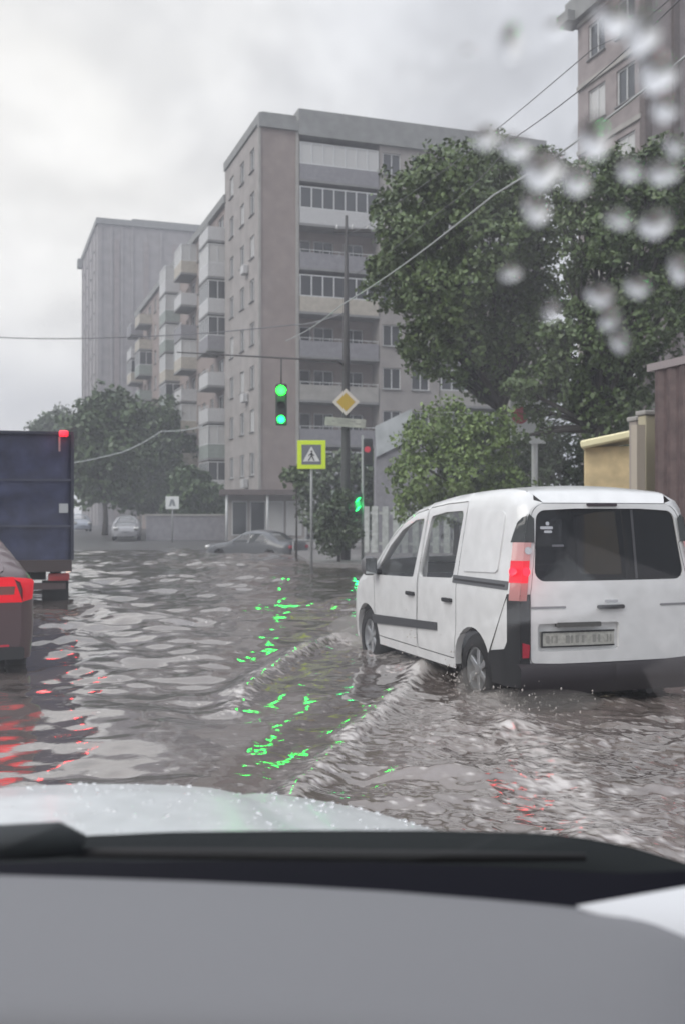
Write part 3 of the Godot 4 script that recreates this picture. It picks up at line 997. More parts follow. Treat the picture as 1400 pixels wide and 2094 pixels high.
func make_trees() -> void:
	var dk := Color(0.062, 0.098, 0.032); var lt := Color(0.085, 0.125, 0.042)
	var z := 30.0
	var bl := []
	for e in [[850, 400, 75, 0.0], [935, 375, 80, -0.5], [1020, 365, 80, 0.6], [1070, 430, 75, 0.0], [825, 490, 70, -0.8], [910, 480, 90, 0.8], [1000, 500, 95, -0.6], [835, 590, 70, 0.3], [905, 600, 85, -0.9], [985, 620, 90, 0.8], [1060, 570, 80, 0.2], [860, 690, 55, 0.4], [940, 700, 75, -0.4], [1015, 720, 75, 0.0], [1070, 680, 60, -0.3], [1100, 330, 42, 0.4], [1105, 500, 52, 0.5], [1110, 610, 50, 0.0], [790, 430, 34, 0.2], [775, 540, 30, 0.0], [1000, 770, 55, 0.2], [870, 745, 34, 0.0]]:
		bl.append(at_blob(e[0], e[1], z + e[3] * 1.5, e[2]))
	tree("broadleaf_tree", "big dense dark green tree in front of the loggia facade", Vector3(P(1035, 1000, z).x, 0.1, -z), P(1025, 820, z), 0.2, bl, 60000, 0.15, dk, Color(0.10, 0.148, 0.043), 3)
	z = 27.0
	bl = []
	for e in [[1215, 400, 70, 0.0], [1300, 390, 80, 0.4], [1390, 400, 90, 0.0], [1230, 500, 75, -0.5], [1320, 510, 90, 0.6], [1420, 520, 90, 0.0], [1215, 610, 75, 0.3], [1300, 640, 90, -0.4], [1200, 720, 80, 0.0], [1285, 760, 80, 0.4], [1160, 800, 60, 0.2], [1235, 840, 60, 0.0], [1430, 620, 70, 0.4], [1145, 690, 42, -0.2], [1150, 370, 50, 0.6], [1165, 440, 36, 0.3], [1170, 560, 30, 0.0], [1260, 330, 40, 0.2], [1350, 320, 40, 0.0], [1130, 745, 40, 0.1], [1100, 780, 46, 0.3], [1060, 800, 34, -0.1], [1092, 842, 22, 0.1], [1118, 880, 20, 0.1], [1066, 895, 16, 0.0]]:
		bl.append(at_blob(e[0], e[1], z + e[3] * 1.5, e[2]))
	tree("broadleaf_tree", "big dark green tree standing beside the brown metal fence", Vector3(P(1215, 1000, z).x, 0.1, -z), P(1225, 860, z), 0.22, bl, 56000, 0.14, dk, Color(0.092, 0.138, 0.045), 5)
	z = 26.0
	bl = []
	for e in [[870, 900, 60, 0.0], [940, 880, 60, 0.4], [1000, 890, 60, 0.0], [840, 970, 55, 0.3], [910, 970, 65, -0.4], [985, 970, 65, 0.2], [860, 1030, 50, 0.0], [950, 1030, 60, 0.3], [1030, 1010, 60, 0.2]]:
		bl.append(at_blob(e[0], e[1], z + e[3] * 1.5, e[2]))
	tree("leafy_shrub", "bright green bushy small tree behind the white van's roof", Vector3(P(930, 1000, z).x, 0.1, -z), P(930, 1010, z), 0.09, bl, 20000, 0.11, Color(0.098, 0.150, 0.038), Color(0.155, 0.225, 0.056), 7, "", "shrub")
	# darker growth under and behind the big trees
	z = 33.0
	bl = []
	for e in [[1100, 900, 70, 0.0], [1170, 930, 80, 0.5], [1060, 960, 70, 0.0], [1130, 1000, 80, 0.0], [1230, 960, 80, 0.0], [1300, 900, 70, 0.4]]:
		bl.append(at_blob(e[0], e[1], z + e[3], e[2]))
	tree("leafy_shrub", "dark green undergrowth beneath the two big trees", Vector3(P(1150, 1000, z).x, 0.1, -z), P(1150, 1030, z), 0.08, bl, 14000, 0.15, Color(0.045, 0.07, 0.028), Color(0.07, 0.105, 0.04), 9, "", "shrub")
	z = 48.0
	bl = []
	for e in [[640, 1000, 36, 0.0], [690, 960, 40, 0.4], [745, 970, 44, 0.0], [780, 1010, 40, 0.4], [700, 1040, 44, 0.0], [755, 1050, 40, 0.2], [650, 1060, 30, 0.0], [790, 930, 30, 0.0]]:
		bl.append(at_blob(e[0], e[1], z + e[3], e[2]))
	tree("leafy_shrub", "wide dark shrubs behind the tall pole and the slim signal post", Vector3(P(715, 1000, z).x, 0.2, -z), P(715, 1050, z), 0.08, bl, 9000, 0.22, Color(0.045, 0.068, 0.03), Color(0.07, 0.1, 0.042), 10, "", "shrub")
	z = 33.3
	bl = []
	for e in [[690, 1050, 30, 0.0], [665, 1080, 26, 0.2], [715, 1085, 26, 0.0], [690, 1110, 28, 0.1], [700, 1020, 20, 0.0]]:
		bl.append(at_blob(e[0], e[1], z + e[3], e[2]))
	tree("leafy_shrub", "low dark bush on the kerb hiding the foot of the tall pole", Vector3(P(692, 1000, z).x, 0.1, -z), P(692, 1095, z), 0.05, bl, 5000, 0.13, Color(0.045, 0.068, 0.03), Color(0.065, 0.095, 0.04), 17, "", "shrub")
	z = 40.0
	bl = []
	for e in [[590, 968, 16, 0.0], [606, 975, 16, 0.2], [618, 960, 14, 0.0], [600, 990, 14, 0.0]]:
		bl.append(at_blob(e[0], e[1], z + e[3], e[2]))
	tree("young_tree", "thin young tree with few leaves beside the crossing sign", Vector3(P(606, 1000, z).x, 0.0, -z), P(606, 1000, z), 0.04, bl, 900, 0.2, dk, lt, 12)
	# trees down the side street
	var far := [
		[78.0, [[180, 870, 46], [215, 840, 46], [245, 850, 44], [190, 930, 55], [235, 925, 56], [200, 990, 50], [245, 990, 50]], 215, "round green tree beside the blue truck, foremost of the street trees", 13],
		[88.0, [[290, 880, 50], [335, 860, 46], [365, 900, 40], [300, 940, 55], [350, 960, 50], [285, 1000, 50], [340, 1015, 50]], 315, "wide dark green tree in front of the white balconies", 14],
		[120.0, [[95, 885, 34], [125, 870, 36], [150, 900, 40], [110, 940, 40], [140, 970, 40]], 120, "pale hazy tree farthest down the street above the truck", 15],
		[70.0, [[385, 990, 34], [420, 1010, 30], [375, 1040, 32], [430, 1050, 28], [460, 1040, 22]], 400, "low dark tree at the foot of the balconied block", 16],
	]
	for t in far:
		bl = []
		for e in t[1]: bl.append(at_blob(e[0], e[1], t[0] + (e[0] % 3) * 0.7, e[2]))
		tree("street_tree", t[3], Vector3(P(t[2], 1000, t[0]).x, 0.25, -t[0]), P(t[2], 1030, t[0]), 0.22, bl, 17000, 0.42, Color(0.046, 0.078, 0.03), Color(0.072, 0.115, 0.042), t[4], "trees along the side street")

# ------------------------------------------------------------------ vehicles
func poly(a: Array) -> PackedVector2Array:
	var out := PackedVector2Array()
	for e in a: out.append(Vector2(e[0], e[1]))
	return out

func make_van() -> void:
	var ground := -0.11
	var o := thing("van", "white panel van driving through the flood and raising a muddy wake", "van", Vector3(2.185, ground, -8.565), 18.5)
	var c := {
		"len": 4.16, "w": 0.90, "rr": 0.16, "rr_in": 0.075, "rf": 0.75, "rf_in": 0.26, "belt": 1.0, "tumble": 0.17, "sill": 0.27, "round": 0.13, "crown": 0.035,
		"lean": 0.14, "lean_from": 1.05, "wheel_r": 0.31, "axles": [0.74, 3.38], "screen": [2.42, 3.22], "seats": [1.75],
		"top": [[0, 1.73], [0.05, 1.785], [0.2, 1.83], [0.75, 1.85], [1.5, 1.815], [2.0, 1.76], [2.4, 1.68], [2.8, 1.50], [3.25, 1.13], [3.42, 1.065], [3.7, 0.99], [3.95, 0.85], [4.1, 0.70], [4.16, 0.55]],
		"handle_y": 0.87, "handle_mat": M.plastic,
		"rim": mat(Color(0.42, 0.43, 0.44), 0.35, 0.7),
	}
	var w_front := rounded([Vector2(2.06, 1.03), Vector2(3.10, 1.00), Vector2(3.02, 1.09), Vector2(2.78, 1.32), Vector2(2.52, 1.48), Vector2(2.2, 1.585), Vector2(1.99, 1.60)], 0.03)
	var w_mid := rounded([Vector2(1.15, 1.07), Vector2(1.93, 1.04), Vector2(1.83, 1.62), Vector2(1.5, 1.66), Vector2(1.12, 1.67)], 0.05)
	c.side_windows = [w_front, w_mid]
	c.doors = [rounded([Vector2(1.97, 0.36), Vector2(3.02, 0.36), Vector2(3.12, 0.62), Vector2(3.15, 0.99), Vector2(3.06, 1.12), Vector2(2.78, 1.39), Vector2(2.52, 1.545), Vector2(2.2, 1.655), Vector2(1.93, 1.69)], 0.03),
		rounded([Vector2(1.12, 0.36), Vector2(1.95, 0.36), Vector2(1.91, 1.70), Vector2(1.5, 1.735), Vector2(1.06, 1.75), Vector2(1.06, 0.62)], 0.03)]
	# dark lower rear corner and the lamp column leave the white skin
	var corner := poly([[-0.012, 0.26], [0.52, 0.26], [0.44, 0.44], [0.38, 0.52], [0.12, 0.56], [0.085, 0.62], [0.085, 1.0], [-0.012, 1.0]])
	car_shell(o, c, M.white_paint, M.car_glass)
	var st := new_st(true)
	for s in [-1.0, 1.0]:
		side_sheet(st, c, s, corner, [circle2(Vector2(0.74, 0.31), 0.37)], 0.012)
		side_rim(st, c, s, poly([[0.38, 0.52], [0.12, 0.56], [0.085, 0.62], [0.085, 1.0]]), 0.012, -0.01)
	var half := func(y): return half_width(c, 0.0, y)
	for s in [-1.0, 1.0]:
		var q := PackedVector2Array()
		for i in 9: q.append(Vector2(s * (half.call(0.3 + i * 0.0875) + 0.012), 0.3 + i * 0.0875))
		q.append(Vector2(s * 0.752, 1.0)); q.append(Vector2(s * 0.752, 0.3))
		rear_sheet(st, c, q, [], 0.012)
	obj("corner_trim", st, M.plastic, o)
	# bumper bar below the tailgate
	st = new_st(true)
	for i in 16:
		var x0 := -0.86 + i * 0.1075; var x1 := x0 + 0.1075
		for e in [[0.20, 0.30, 0.02, 0.07], [0.30, 0.42, 0.07, 0.075], [0.42, 0.455, 0.075, 0.01]]:
			quad(st, Vector3(x0, e[0], e[2]), Vector3(x1, e[0], e[2]), Vector3(x1, e[1], e[3]), Vector3(x0, e[1], e[3]), Vector3(0, 0.4 if e[0] > 0.4 else 0.0, 1))
	obj("bumper", st, mat(Color(0.022, 0.018, 0.021), 0.6), o)
	st = new_st(false)
	box(st, Vector3(0, 0.24, -0.5), Vector3(1.3, 0.1, 0.9))
	tube(st, [Vector3(0.35, 0.2, 0.02), Vector3(0.35, 0.2, -0.6)], [0.04], 10)
	obj("underbody", st, M.dark, o)
	# tailgate with window opening and plate recess
	var tg := PackedVector2Array()
	for i in 41:
		var y := 0.445 + i * (1.722 - 0.445) / 40.0
		tg.append(Vector2(half.call(y) - (0.085 if y < 1.42 else 0.03), y))
	for i in 41:
		var y := 1.722 - i * (1.722 - 0.445) / 40.0
		tg.append(Vector2(-half.call(y) + (0.085 if y < 1.42 else 0.03), y))
	tg = rounded(Array(tg), 0.05)
	var rw := rounded([Vector2(-0.705, 1.10), Vector2(0.705, 1.10), Vector2(0.645, 1.665), Vector2(0.3, 1.682), Vector2(-0.3, 1.682), Vector2(-0.645, 1.665)], 0.085)
	var pr := rrect(-0.68, 0.545, 0.045, 0.765, 0.03)
	st = new_st(true)
	rear_sheet(st, c, tg, [rw, pr])
	rear_rim(st, c, rw, 0.0, -0.03)
	rear_rim(st, c, pr, 0.0, -0.035)
	rear_sheet(st, c, pr, [], -0.035)
	rear_rim(st, c, tg, 0.0, -0.03)
	var gate := obj("tailgate", st, M.white_paint, o)
	# the frame round the tailgate
	st = new_st(true)
	var full := PackedVector2Array()
	for i in 61: full.append(Vector2(half.call(0.445 + i * 1.285 / 60.0), 0.445 + i * 1.285 / 60.0))
	for i in 61: full.append(Vector2(-half.call(1.73 - i * 1.285 / 60.0), 1.73 - i * 1.285 / 60.0))
	rear_sheet(st, c, full, [grown(tg, 0.006)], 0.0)
	obj("rear_frame", st, M.white_paint, o)
	st = new_st(true)
	rear_sheet(st, c, full, [rw], -0.04)
	obj("rear_lining", st, M.interior, o)
	st = new_st(true)
	rear_sheet(st, c, rw, [], -0.015, 0.12)
	var glass_part := obj("rear_window", st, M.tint, o)
	# seam between the two glass fields, and stickers
	st = new_st(true)
	rear_sheet(st, c, rrect(0.215, 1.11, 0.24, 1.675, 0.005), [], -0.011, 0.1)
	obj("glass_divider", st, mat(Color(0.05, 0.05, 0.055), 0.4), glass_part)
	st = new_st(true)
	for e in [[-0.565, 1.545, -0.535, 1.575], [-0.615, 1.515, -0.505, 1.538], [-0.585, 1.485, -0.515, 1.505]]: rear_sheet(st, c, rrect(e[0], e[1], e[2], e[3], 0.009), [], -0.012, 0.1)
	obj("sticker", st, mat(Color(0.42, 0.44, 0.47), 0.6), glass_part)
	st = new_st(true)
	rear_sheet(st, c, rrect(-0.525, 1.375, -0.42, 1.392, 0.006), [], -0.012, 0.1)
	obj("sticker", st, mat(Color(0.12, 0.125, 0.14), 0.6), glass_part)
	# tailgate handle, grooves, third lamp
	st = new_st(true)
	rear_sheet(st, c, rrect(-0.16, 0.872, 0.085, 0.905, 0.015), [], 0.022)
	rear_rim(st, c, rrect(-0.16, 0.872, 0.085, 0.905, 0.015), 0.022, -0.005)
	obj("handle", st, M.plastic, gate)
	st = new_st(true)
	rear_sheet(st, c, rrect(-0.09, 0.925, 0.03, 0.945, 0.009), [], 0.006)
	rear_rim(st, c, rrect(-0.09, 0.925, 0.03, 0.945, 0.009), 0.006, -0.004)
	obj("emblem", st, mat(Color(0.5, 0.5, 0.5), 0.25, 0.8), gate)
	for s in [-1.0, 1.0]:
		st = new_st(true)
		var q := rrect(minf(s * 0.44, s * 0.74), 0.884, maxf(s * 0.44, s * 0.74), 0.902, 0.008)
		rear_sheet(st, c, q, [], 0.005)
		rear_rim(st, c, q, 0.005, -0.004)
		obj("groove_strip", st, mat(Color(0.2, 0.2, 0.21), 0.5), gate)
	st = new_st(true)
	rear_sheet(st, c, rrect(-0.20, 1.700, 0.08, 1.728, 0.013), [], 0.012)
	rear_rim(st, c, rrect(-0.20, 1.700, 0.08, 1.728, 0.013), 0.012, -0.01)
	obj("third_brake_light", st, mat(Color(0.03, 0.02, 0.025), 0.2), gate)
	# number plate: only blurred marks can be made out
	st = new_st(true)
	rear_sheet(st, c, rrect(-0.645, 0.575, 0.01, 0.70, 0.01), [], -0.020)
	rear_rim(st, c, rrect(-0.645, 0.575, 0.01, 0.70, 0.01), -0.020, -0.035)
	var plate := obj("number_plate", st, mat(Color(0.55, 0.55, 0.50), 0.35, 0, noise_tex(0.05, 0.75, 1.0, 3, 128, 40), 3.0), gate)
	st = new_st(true)
	for e in [[-0.645, 0.572, 0.01, 0.585], [-0.645, 0.69, 0.01, 0.703], [-0.645, 0.575, -0.632, 0.70]]: rear_sheet(st, c, rrect(e[0], e[1], e[2], e[3], 0.004), [], -0.014)
	obj("plate_holder", st, M.plastic, plate)
	st = new_st(true)
	for e in [[-0.60, 0.03], [-0.555, 0.012], [-0.52, 0.02], [-0.43, 0.035], [-0.385, 0.02], [-0.345, 0.03], [-0.29, 0.025], [-0.19, 0.03], [-0.14, 0.02], [-0.06, 0.012], [-0.03, 0.012]]:
		rear_sheet(st, c, rrect(e[0], 0.605, e[0] + e[1], 0.665, 0.005), [], -0.0175)
	obj("plate_marks", st, mat(Color(0.27, 0.27, 0.25), 0.5), plate)
	st = new_st(true)
	rear_sheet(st, c, rrect(-0.52, 0.735, -0.13, 0.772, 0.012), [], 0.016)
	rear_rim(st, c, rrect(-0.52, 0.735, -0.13, 0.772, 0.012), 0.016, -0.03)
	obj("plate_lamp_housing", st, mat(Color(0.09, 0.09, 0.085), 0.4), gate)
	# tail lamps on both corners: dark blade, clear top, red middle, clear foot
	for s in [-1.0, 1.0]:
		var ln := Node3D.new()
		ln.name = "tail_light"
		o.add_child(ln, true)
		for e in [["dark_blade", 1.41, 1.79, 0.10, M.tint_body], ["clear_lens", 1.265, 1.41, 0.07, M.lamp_pink], ["red_lens", 1.09, 1.265, 0.075, M.red_glass], ["lower_lens", 0.95, 1.09, 0.06, M.lamp_low], ["reflector", 0.50, 0.62, 0.06, M.red_dull]]:
			st = new_st(true)
			var y0: float = e[1]; var y1: float = e[2]
			var dd: float = e[3]
			if e[0] == "dark_blade":
				side_sheet(st, c, s, poly([[-0.014, y0], [dd, y0], [0.045, 1.57], [-0.014, 1.64]]), [], 0.014)
				rear_sheet(st, c, poly([[s * (half.call(y0) + 0.014), y0], [s * (half.call(1.58) + 0.012), 1.58], [s * (half.call(1.64) + 0.005), 1.64], [s * (half.call(1.6) - 0.05), 1.60], [s * (half.call(y0) - 0.07), y0]]), [], 0.014)
			elif e[0] == "reflector":
				rear_sheet(st, c, poly([[s * (half.call(y0) - 0.005), y0], [s * (half.call(y1) - 0.005), y1], [s * (half.call(y1) - 0.07), y1 - 0.02], [s * (half.call(y0) - 0.06), y0]]), [], 0.02)
			else:
				side_sheet(st, c, s, poly([[-0.016, y0], [dd, y0], [dd, y1], [-0.016, y1]]), [], 0.016)
				rear_sheet(st, c, poly([[s * (half.call(y0) + 0.016), y0], [s * (half.call(y1) + 0.016), y1], [s * (half.call(y1) - 0.042), y1], [s * (half.call(y0) - 0.042), y0]]), [], 0.016)
			obj(e[0], st, e[4], ln)
		st = new_st(true)
		rear_sheet(st, c, circle2(Vector2(s * (half.call(1.18) - 0.018), 1.18), 0.034, 18), [], 0.020, 0.1)
		side_sheet(st, c, s, circle2(Vector2(0.045, 1.18), 0.034, 18), [], 0.020, 0.1)
		obj("bulb", st, M.red_lamp_hot, ln)
		st = new_st(true)
		rear_sheet(st, c, circle2(Vector2(s * (half.call(1.34) - 0.02), 1.345), 0.03, 18), [], 0.020, 0.1)
		obj("reflector_cup", st, mat(Color(0.7, 0.7, 0.7), 0.2, 0.9), ln)
	# side mouldings, sliding rail, pressed panel
	for s in [-1.0, 1.0]:
		st = new_st(true)
		var q := poly([[1.46, 0.575], [2.2, 0.535], [3.12, 0.485], [3.16, 0.575], [2.2, 0.615], [1.46, 0.645]])
		side_sheet(st, c, s, q, [], 0.018); side_rim(st, c, s, q, 0.018, -0.004)
		obj("side_moulding", st, mat(Color(0.045, 0.047, 0.05), 0.5), o)
		st = new_st(true)
		q = rrect(0.10, 1.03, 1.14, 1.10, 0.01)
		side_sheet(st, c, s, q, [], 0.004); side_rim(st, c, s, q, 0.004, -0.004)
		var rail := obj("door_rail", st, mat(Color(0.10, 0.105, 0.11), 0.45), o)
		st = new_st(true)
		q = rrect(0.14, 1.055, 1.10, 1.072, 0.005)
		side_sheet(st, c, s, q, [], 0.009); side_rim(st, c, s, q, 0.009, 0.003)
		obj("rail_groove", st, M.dark, rail)
		st = new_st(true)
		q = rounded([Vector2(0.28, 1.16), Vector2(0.98, 1.14), Vector2(0.96, 1.66), Vector2(0.24, 1.66)], 0.06)
		side_sheet(st, c, s, q, [], 0.012); side_rim(st, c, s, q, 0.012, 0.0)
		obj("pressed_panel", st, M.white_paint, o)
		# mirror
		var mn := Node3D.new(); mn.name = "mirror"; o.add_child(mn, true)
		st = new_st(true)
		bevel_box(st, Vector3(s * 1.0, 1.10, -3.02), Vector3(0.16, 0.2, 0.13), 0.045)
		obj("housing", st, mat(Color(0.11, 0.11, 0.115), 0.5), mn)
		st = new_st(false)
		box(st, Vector3(s * 1.0, 1.10, -2.953), Vector3(0.12, 0.16, 0.006))
		obj("mirror_glass", st, mat(Color(0.6, 0.62, 0.63), 0.05, 1.0), mn)
		st = new_st(false)
		tube(st, [Vector3(s * 0.86, 1.03, -3.05), Vector3(s * 0.97, 1.05, -3.02)], [0.03], 8)
		obj("mount", st, M.plastic, mn)
	for s in [-1.0, 1.0]:
		st = new_st(true)
		bevel_box(st, Vector3(s * 0.62, 0.78, -4.0), Vector3(0.3, 0.2, 0.2), 0.05)
		obj("headlight", st, M.lamp_clear, o)
	st = new_st(false)
	tube(st, [Vector3(-0.75, 1.16, -2.3), Vector3(0.75, 1.16, -2.3)], [0.012], 6)
	obj("interior_bar", st, M.plastic, o)
	var lamp := OmniLight3D.new()
	lamp.name = "tail_light_glow"
	o.add_child(lamp)
	lamp.position = Vector3(-0.84, 1.17, 0.13)
	lamp.light_color = Color(1, 0.1, 0.1); lamp.light_energy = 0.012; lamp.light_size = 0.06; lamp.shadow_enabled = true

func make_dark_car() -> void:
	var o := thing("car", "dark reddish car with glowing red tail lamps beside the blue truck", "car", Vector3(P(64, 1300, 10.2).x, -0.11, -10.2) + Vector3(-0.86 * 0.9455, 0, 0.86 * 0.3256), YAW + 1.0)
	var c := {
		"len": 4.6, "w": 0.9, "rr": 0.3, "rr_in": 0.13, "rf": 0.8, "rf_in": 0.3, "belt": 0.98, "tumble": 0.72, "sill": 0.24, "round": 0.16, "crown": 0.04,
		"lean": 0.0, "wheel_r": 0.32, "axles": [0.95, 3.65], "screen": [2.55, 3.25], "rear_screen": [0.24, 0.85], "seats": [1.3, 2.2],
		"top": [[0, 1.06], [0.08, 1.10], [0.2, 1.16], [0.5, 1.32], [0.9, 1.46], [1.4, 1.505], [2.0, 1.50], [2.5, 1.43], [3.25, 1.04], [3.5, 0.98], [4.2, 0.84], [4.5, 0.66], [4.6, 0.5]],
		"handle_y": 0.85, "rim": M.steel,
	}
	c.side_windows = [rounded([Vector2(2.15, 0.99), Vector2(3.05, 0.98), Vector2(2.55, 1.33), Vector2(2.1, 1.40)], 0.03), rounded([Vector2(0.95, 1.02), Vector2(2.08, 0.99), Vector2(2.03, 1.40), Vector2(1.4, 1.40)], 0.03)]
	var paint := mat(Color(0.065, 0.028, 0.032), 0.25)
	paint.clearcoat_enabled = true
	car_shell(o, c, paint, mat(Color(0.26, 0.27, 0.27), 0.06), 0.09)  # opaque panes: the pale sky reflection is painted into their grey colour
	var half := func(y): return half_width(c, 0.0, y)
	var full := PackedVector2Array()
	for i in 12: full.append(Vector2(half.call(0.24 + i * 0.0746), 0.24 + i * 0.0746))
	for i in 12: full.append(Vector2(-half.call(1.06 - i * 0.0746), 1.06 - i * 0.0746))
	var st := new_st(true)
	rear_sheet(st, c, full, [])
	obj("tailgate", st, paint, o)
	for s in [-1.0, 1.0]:
		var ln := Node3D.new(); ln.name = "tail_light"; o.add_child(ln, true)
		st = new_st(true)
		var h0: float = half.call(0.78); var h1: float = half.call(1.02)
		var notch := poly([[s * 0.3, 0.865], [s * (h0 - 0.065), 0.865], [s * (h0 - 0.055), 0.945], [s * 0.3, 0.945]])
		rear_sheet(st, c, poly([[s * (h0 + 0.014), 0.79], [s * (h1 + 0.014), 1.035], [s * 0.44, 1.035], [s * 0.40, 0.79]]), [notch], 0.015)
		side_sheet(st, c, s, poly([[-0.015, 0.79], [0.10, 0.82], [0.16, 1.0], [-0.015, 1.035]]), [], 0.015)
		obj("red_lens", st, M.red_lamp, ln)
		st = new_st(true)
		rear_sheet(st, c, poly([[s * 0.42, 0.865], [s * (h0 - 0.065), 0.865], [s * (h0 - 0.055), 0.945], [s * 0.42, 0.945]]), [], 0.008)
		obj("indicator_lens", st, mat(Color(0.12, 0.085, 0.07), 0.3), ln)
	st = new_st(true)
	rear_sheet(st, c, rrect(-0.7, 0.365, 0.66, 0.385, 0.008), [], 0.012)
	obj("reflector_strip", st, mat(Color(0.6, 0.03, 0.06), 0.25), o)
	st = new_st(true)
	rear_sheet(st, c, rrect(-0.8, 0.24, 0.8, 0.36, 0.03), [], 0.012)
	obj("bumper", st, M.plastic, o)
	var lamp := OmniLight3D.new()
	lamp.name = "tail_light_glow"
	o.add_child(lamp)
	lamp.position = Vector3(0.66, 0.92, 0.18)
	lamp.light_color = Color(1, 0.06, 0.1); lamp.light_energy = 0.008; lamp.light_size = 0.1; lamp.shadow_enabled = true

func make_truck() -> void:
	var ctr := P(147, 1200, 18.5)
	var o := thing("truck", "truck with a dark blue canvas cargo box standing in the flood", "truck", Vector3(ctr.x, -0.2, ctr.z) + Vector3(-1.2 * 0.9455, 0, 1.2 * 0.3256), YAW - 4.0)
	var nz := FastNoiseLite.new(); nz.seed = 6; nz.frequency = 1.6
	var st := new_st(true)
	# canvas: rear, sides and top with shallow slack
	var f := func(x: float, y: float) -> float: return 0.03 * nz.get_noise_2d(x, y * 1.4) + 0.012 * sin(y * 9.0)
	var n := 16
	for i in n:
		for j in n:
			var x0 := -1.2 + 2.4 * i / n; var x1 := -1.2 + 2.4 * (i + 1) / n
			var y0 := 0.95 + 2.2 * j / n; var y1 := 0.95 + 2.2 * (j + 1) / n
			var k := func(x, y): return Vector3(x, y, f.call(x, y) * (1.0 - pow(absf(x) / 1.2, 4)))
			quad(st, k.call(x0, y0), k.call(x1, y0), k.call(x1, y1), k.call(x0, y1), Vector3.BACK)
			for s in [-1.0, 1.0]:
				var z0 := -4.2 * i / n; var z1 := -4.2 * (i + 1) / n
				var g := func(z, y): return Vector3(s * (1.2 + f.call(z + 7.0 * s, y) * (1.0 if z < -0.01 and z > -4.19 else 0.0)), y, z)
				quad(st, g.call(z0, y0), g.call(z1, y0), g.call(z1, y1), g.call(z0, y1), Vector3(s, 0, 0))
	quad(st, Vector3(-1.2, 3.15, 0), Vector3(1.2, 3.15, 0), Vector3(1.2, 3.15, -4.2), Vector3(-1.2, 3.15, -4.2), Vector3.UP)
	quad(st, Vector3(-1.2, 0.95, -4.2), Vector3(1.2, 0.95, -4.2), Vector3(1.2, 3.15, -4.2), Vector3(-1.2, 3.15, -4.2), Vector3.FORWARD)
	obj("canvas_box", st, mat(Color(0.045, 0.055, 0.125), 0.55, 0, noise_tex(0.02, 0.6, 1.0, 4, 256, 44), 0.5), o)
	for y in [1.55, 2.35]:
		st = new_st(false)
		box(st, Vector3(0, y, 0.045), Vector3(2.36, 0.035, 0.012))
		obj("canvas_strap", st, mat(Color(0.05, 0.055, 0.085), 0.7), o)
	st = new_st(false)
	for s in [-1.0, 1.0]: box(st, Vector3(s * 1.21, 2.05, 0.02), Vector3(0.05, 2.2, 0.06))
	box(st, Vector3(0, 3.17, 0.02), Vector3(2.46, 0.05, 0.07))
	obj("rear_frame", st, mat(Color(0.025, 0.03, 0.05), 0.5), o)
	st = new_st(false)
	box(st, Vector3(0, 0.86, -2.0), Vector3(2.4, 0.2, 4.3))
	for s in [-1.0, 1.0]: box(st, Vector3(s * 0.42, 0.68, -2.8), Vector3(0.1, 0.18, 5.6))
	box(st, Vector3(0, 0.62, -1.2), Vector3(1.5, 0.14, 0.14))
	obj("chassis", st, mat(Color(0.05, 0.035, 0.035), 0.7), o)
	st = new_st(false)
	bevel_box(st, Vector3(0, 0.5, -0.05), Vector3(2.2, 0.12, 0.06), 0.01)
	obj("bumper_bar", st, mat(Color(0.10, 0.07, 0.07), 0.6), o)
	for s in [-1.0, 1.0]:
		st = new_st(true)
		bevel_box(st, Vector3(s * 0.98, 0.66, 0.02), Vector3(0.36, 0.13, 0.06), 0.015)
		var t := obj("tail_light", st, mat(Color(0.45, 0.04, 0.04), 0.25), o)
		st = new_st(true)
		bevel_box(st, Vector3(s * 1.14, 0.78, 0.03), Vector3(0.09, 0.07, 0.05), 0.012)
		obj("lens", st, glow(Color(1.0, 0.75, 0.6), 1.2), t)
		st = new_st(false)
		box(st, Vector3(s * 0.92, 0.36, -0.62), Vector3(0.46, 0.42, 0.015))
		obj("mudflap", st, M.rubber, o)
	st = new_st(true)
	bevel_box(st, Vector3(1.06, 3.16, 0.07), Vector3(0.16, 0.11, 0.07), 0.02)
	obj("marker_light", st, glow(Color(0.9, 0.03, 0.06), 0.7), o)
	st = new_st(false)
	box(st, Vector3(0.99, 2.98, 0.06), Vector3(0.03, 0.26, 0.01))
	obj("marker_cable", st, mat(Color(0.3, 0.22, 0.22), 0.5), o)
	st = new_st(false)
	box(st, Vector3(1.06, 1.86, 0.06), Vector3(0.15, 0.16, 0.008))
	obj("label_plate", st, mat(Color(0.4, 0.42, 0.43), 0.5), o)
	for d in [1.1, 4.7]:
		for s in [-1.0, 1.0]: wheel(o, Vector3(s * 0.92, 0.37, -d), 0.37, s, M.steel)
	# cab
	st = new_st(true)
	bevel_box(st, Vector3(0, 1.35, -5.15), Vector3(2.0, 1.5, 1.6), 0.12)
	bevel_box(st, Vector3(0, 0.95, -6.2), Vector3(1.9, 0.8, 0.9), 0.12)
	obj("cab", st, mat(Color(0.3, 0.3, 0.32), 0.3), o)
	st = new_st(false)
	box(st, Vector3(0, 1.65, -4.33), Vector3(1.5, 0.5, 0.02))
	obj("cab_window", st, M.pane, o)
	for s in [-1.0, 1.0]:
		st = new_st(true)
		bevel_box(st, Vector3(s * 1.2, 1.75, -5.75), Vector3(0.2, 0.34, 0.08), 0.03)
		obj("mirror", st, M.plastic, o)
	var lamp := OmniLight3D.new()
	lamp.name = "marker_light_glow"
	o.add_child(lamp)
	lamp.position = Vector3(1.06, 3.16, 0.14)
	lamp.light_color = Color(1, 0.06, 0.1); lamp.light_energy = 0.05; lamp.light_size = 0.05; lamp.shadow_enabled = true

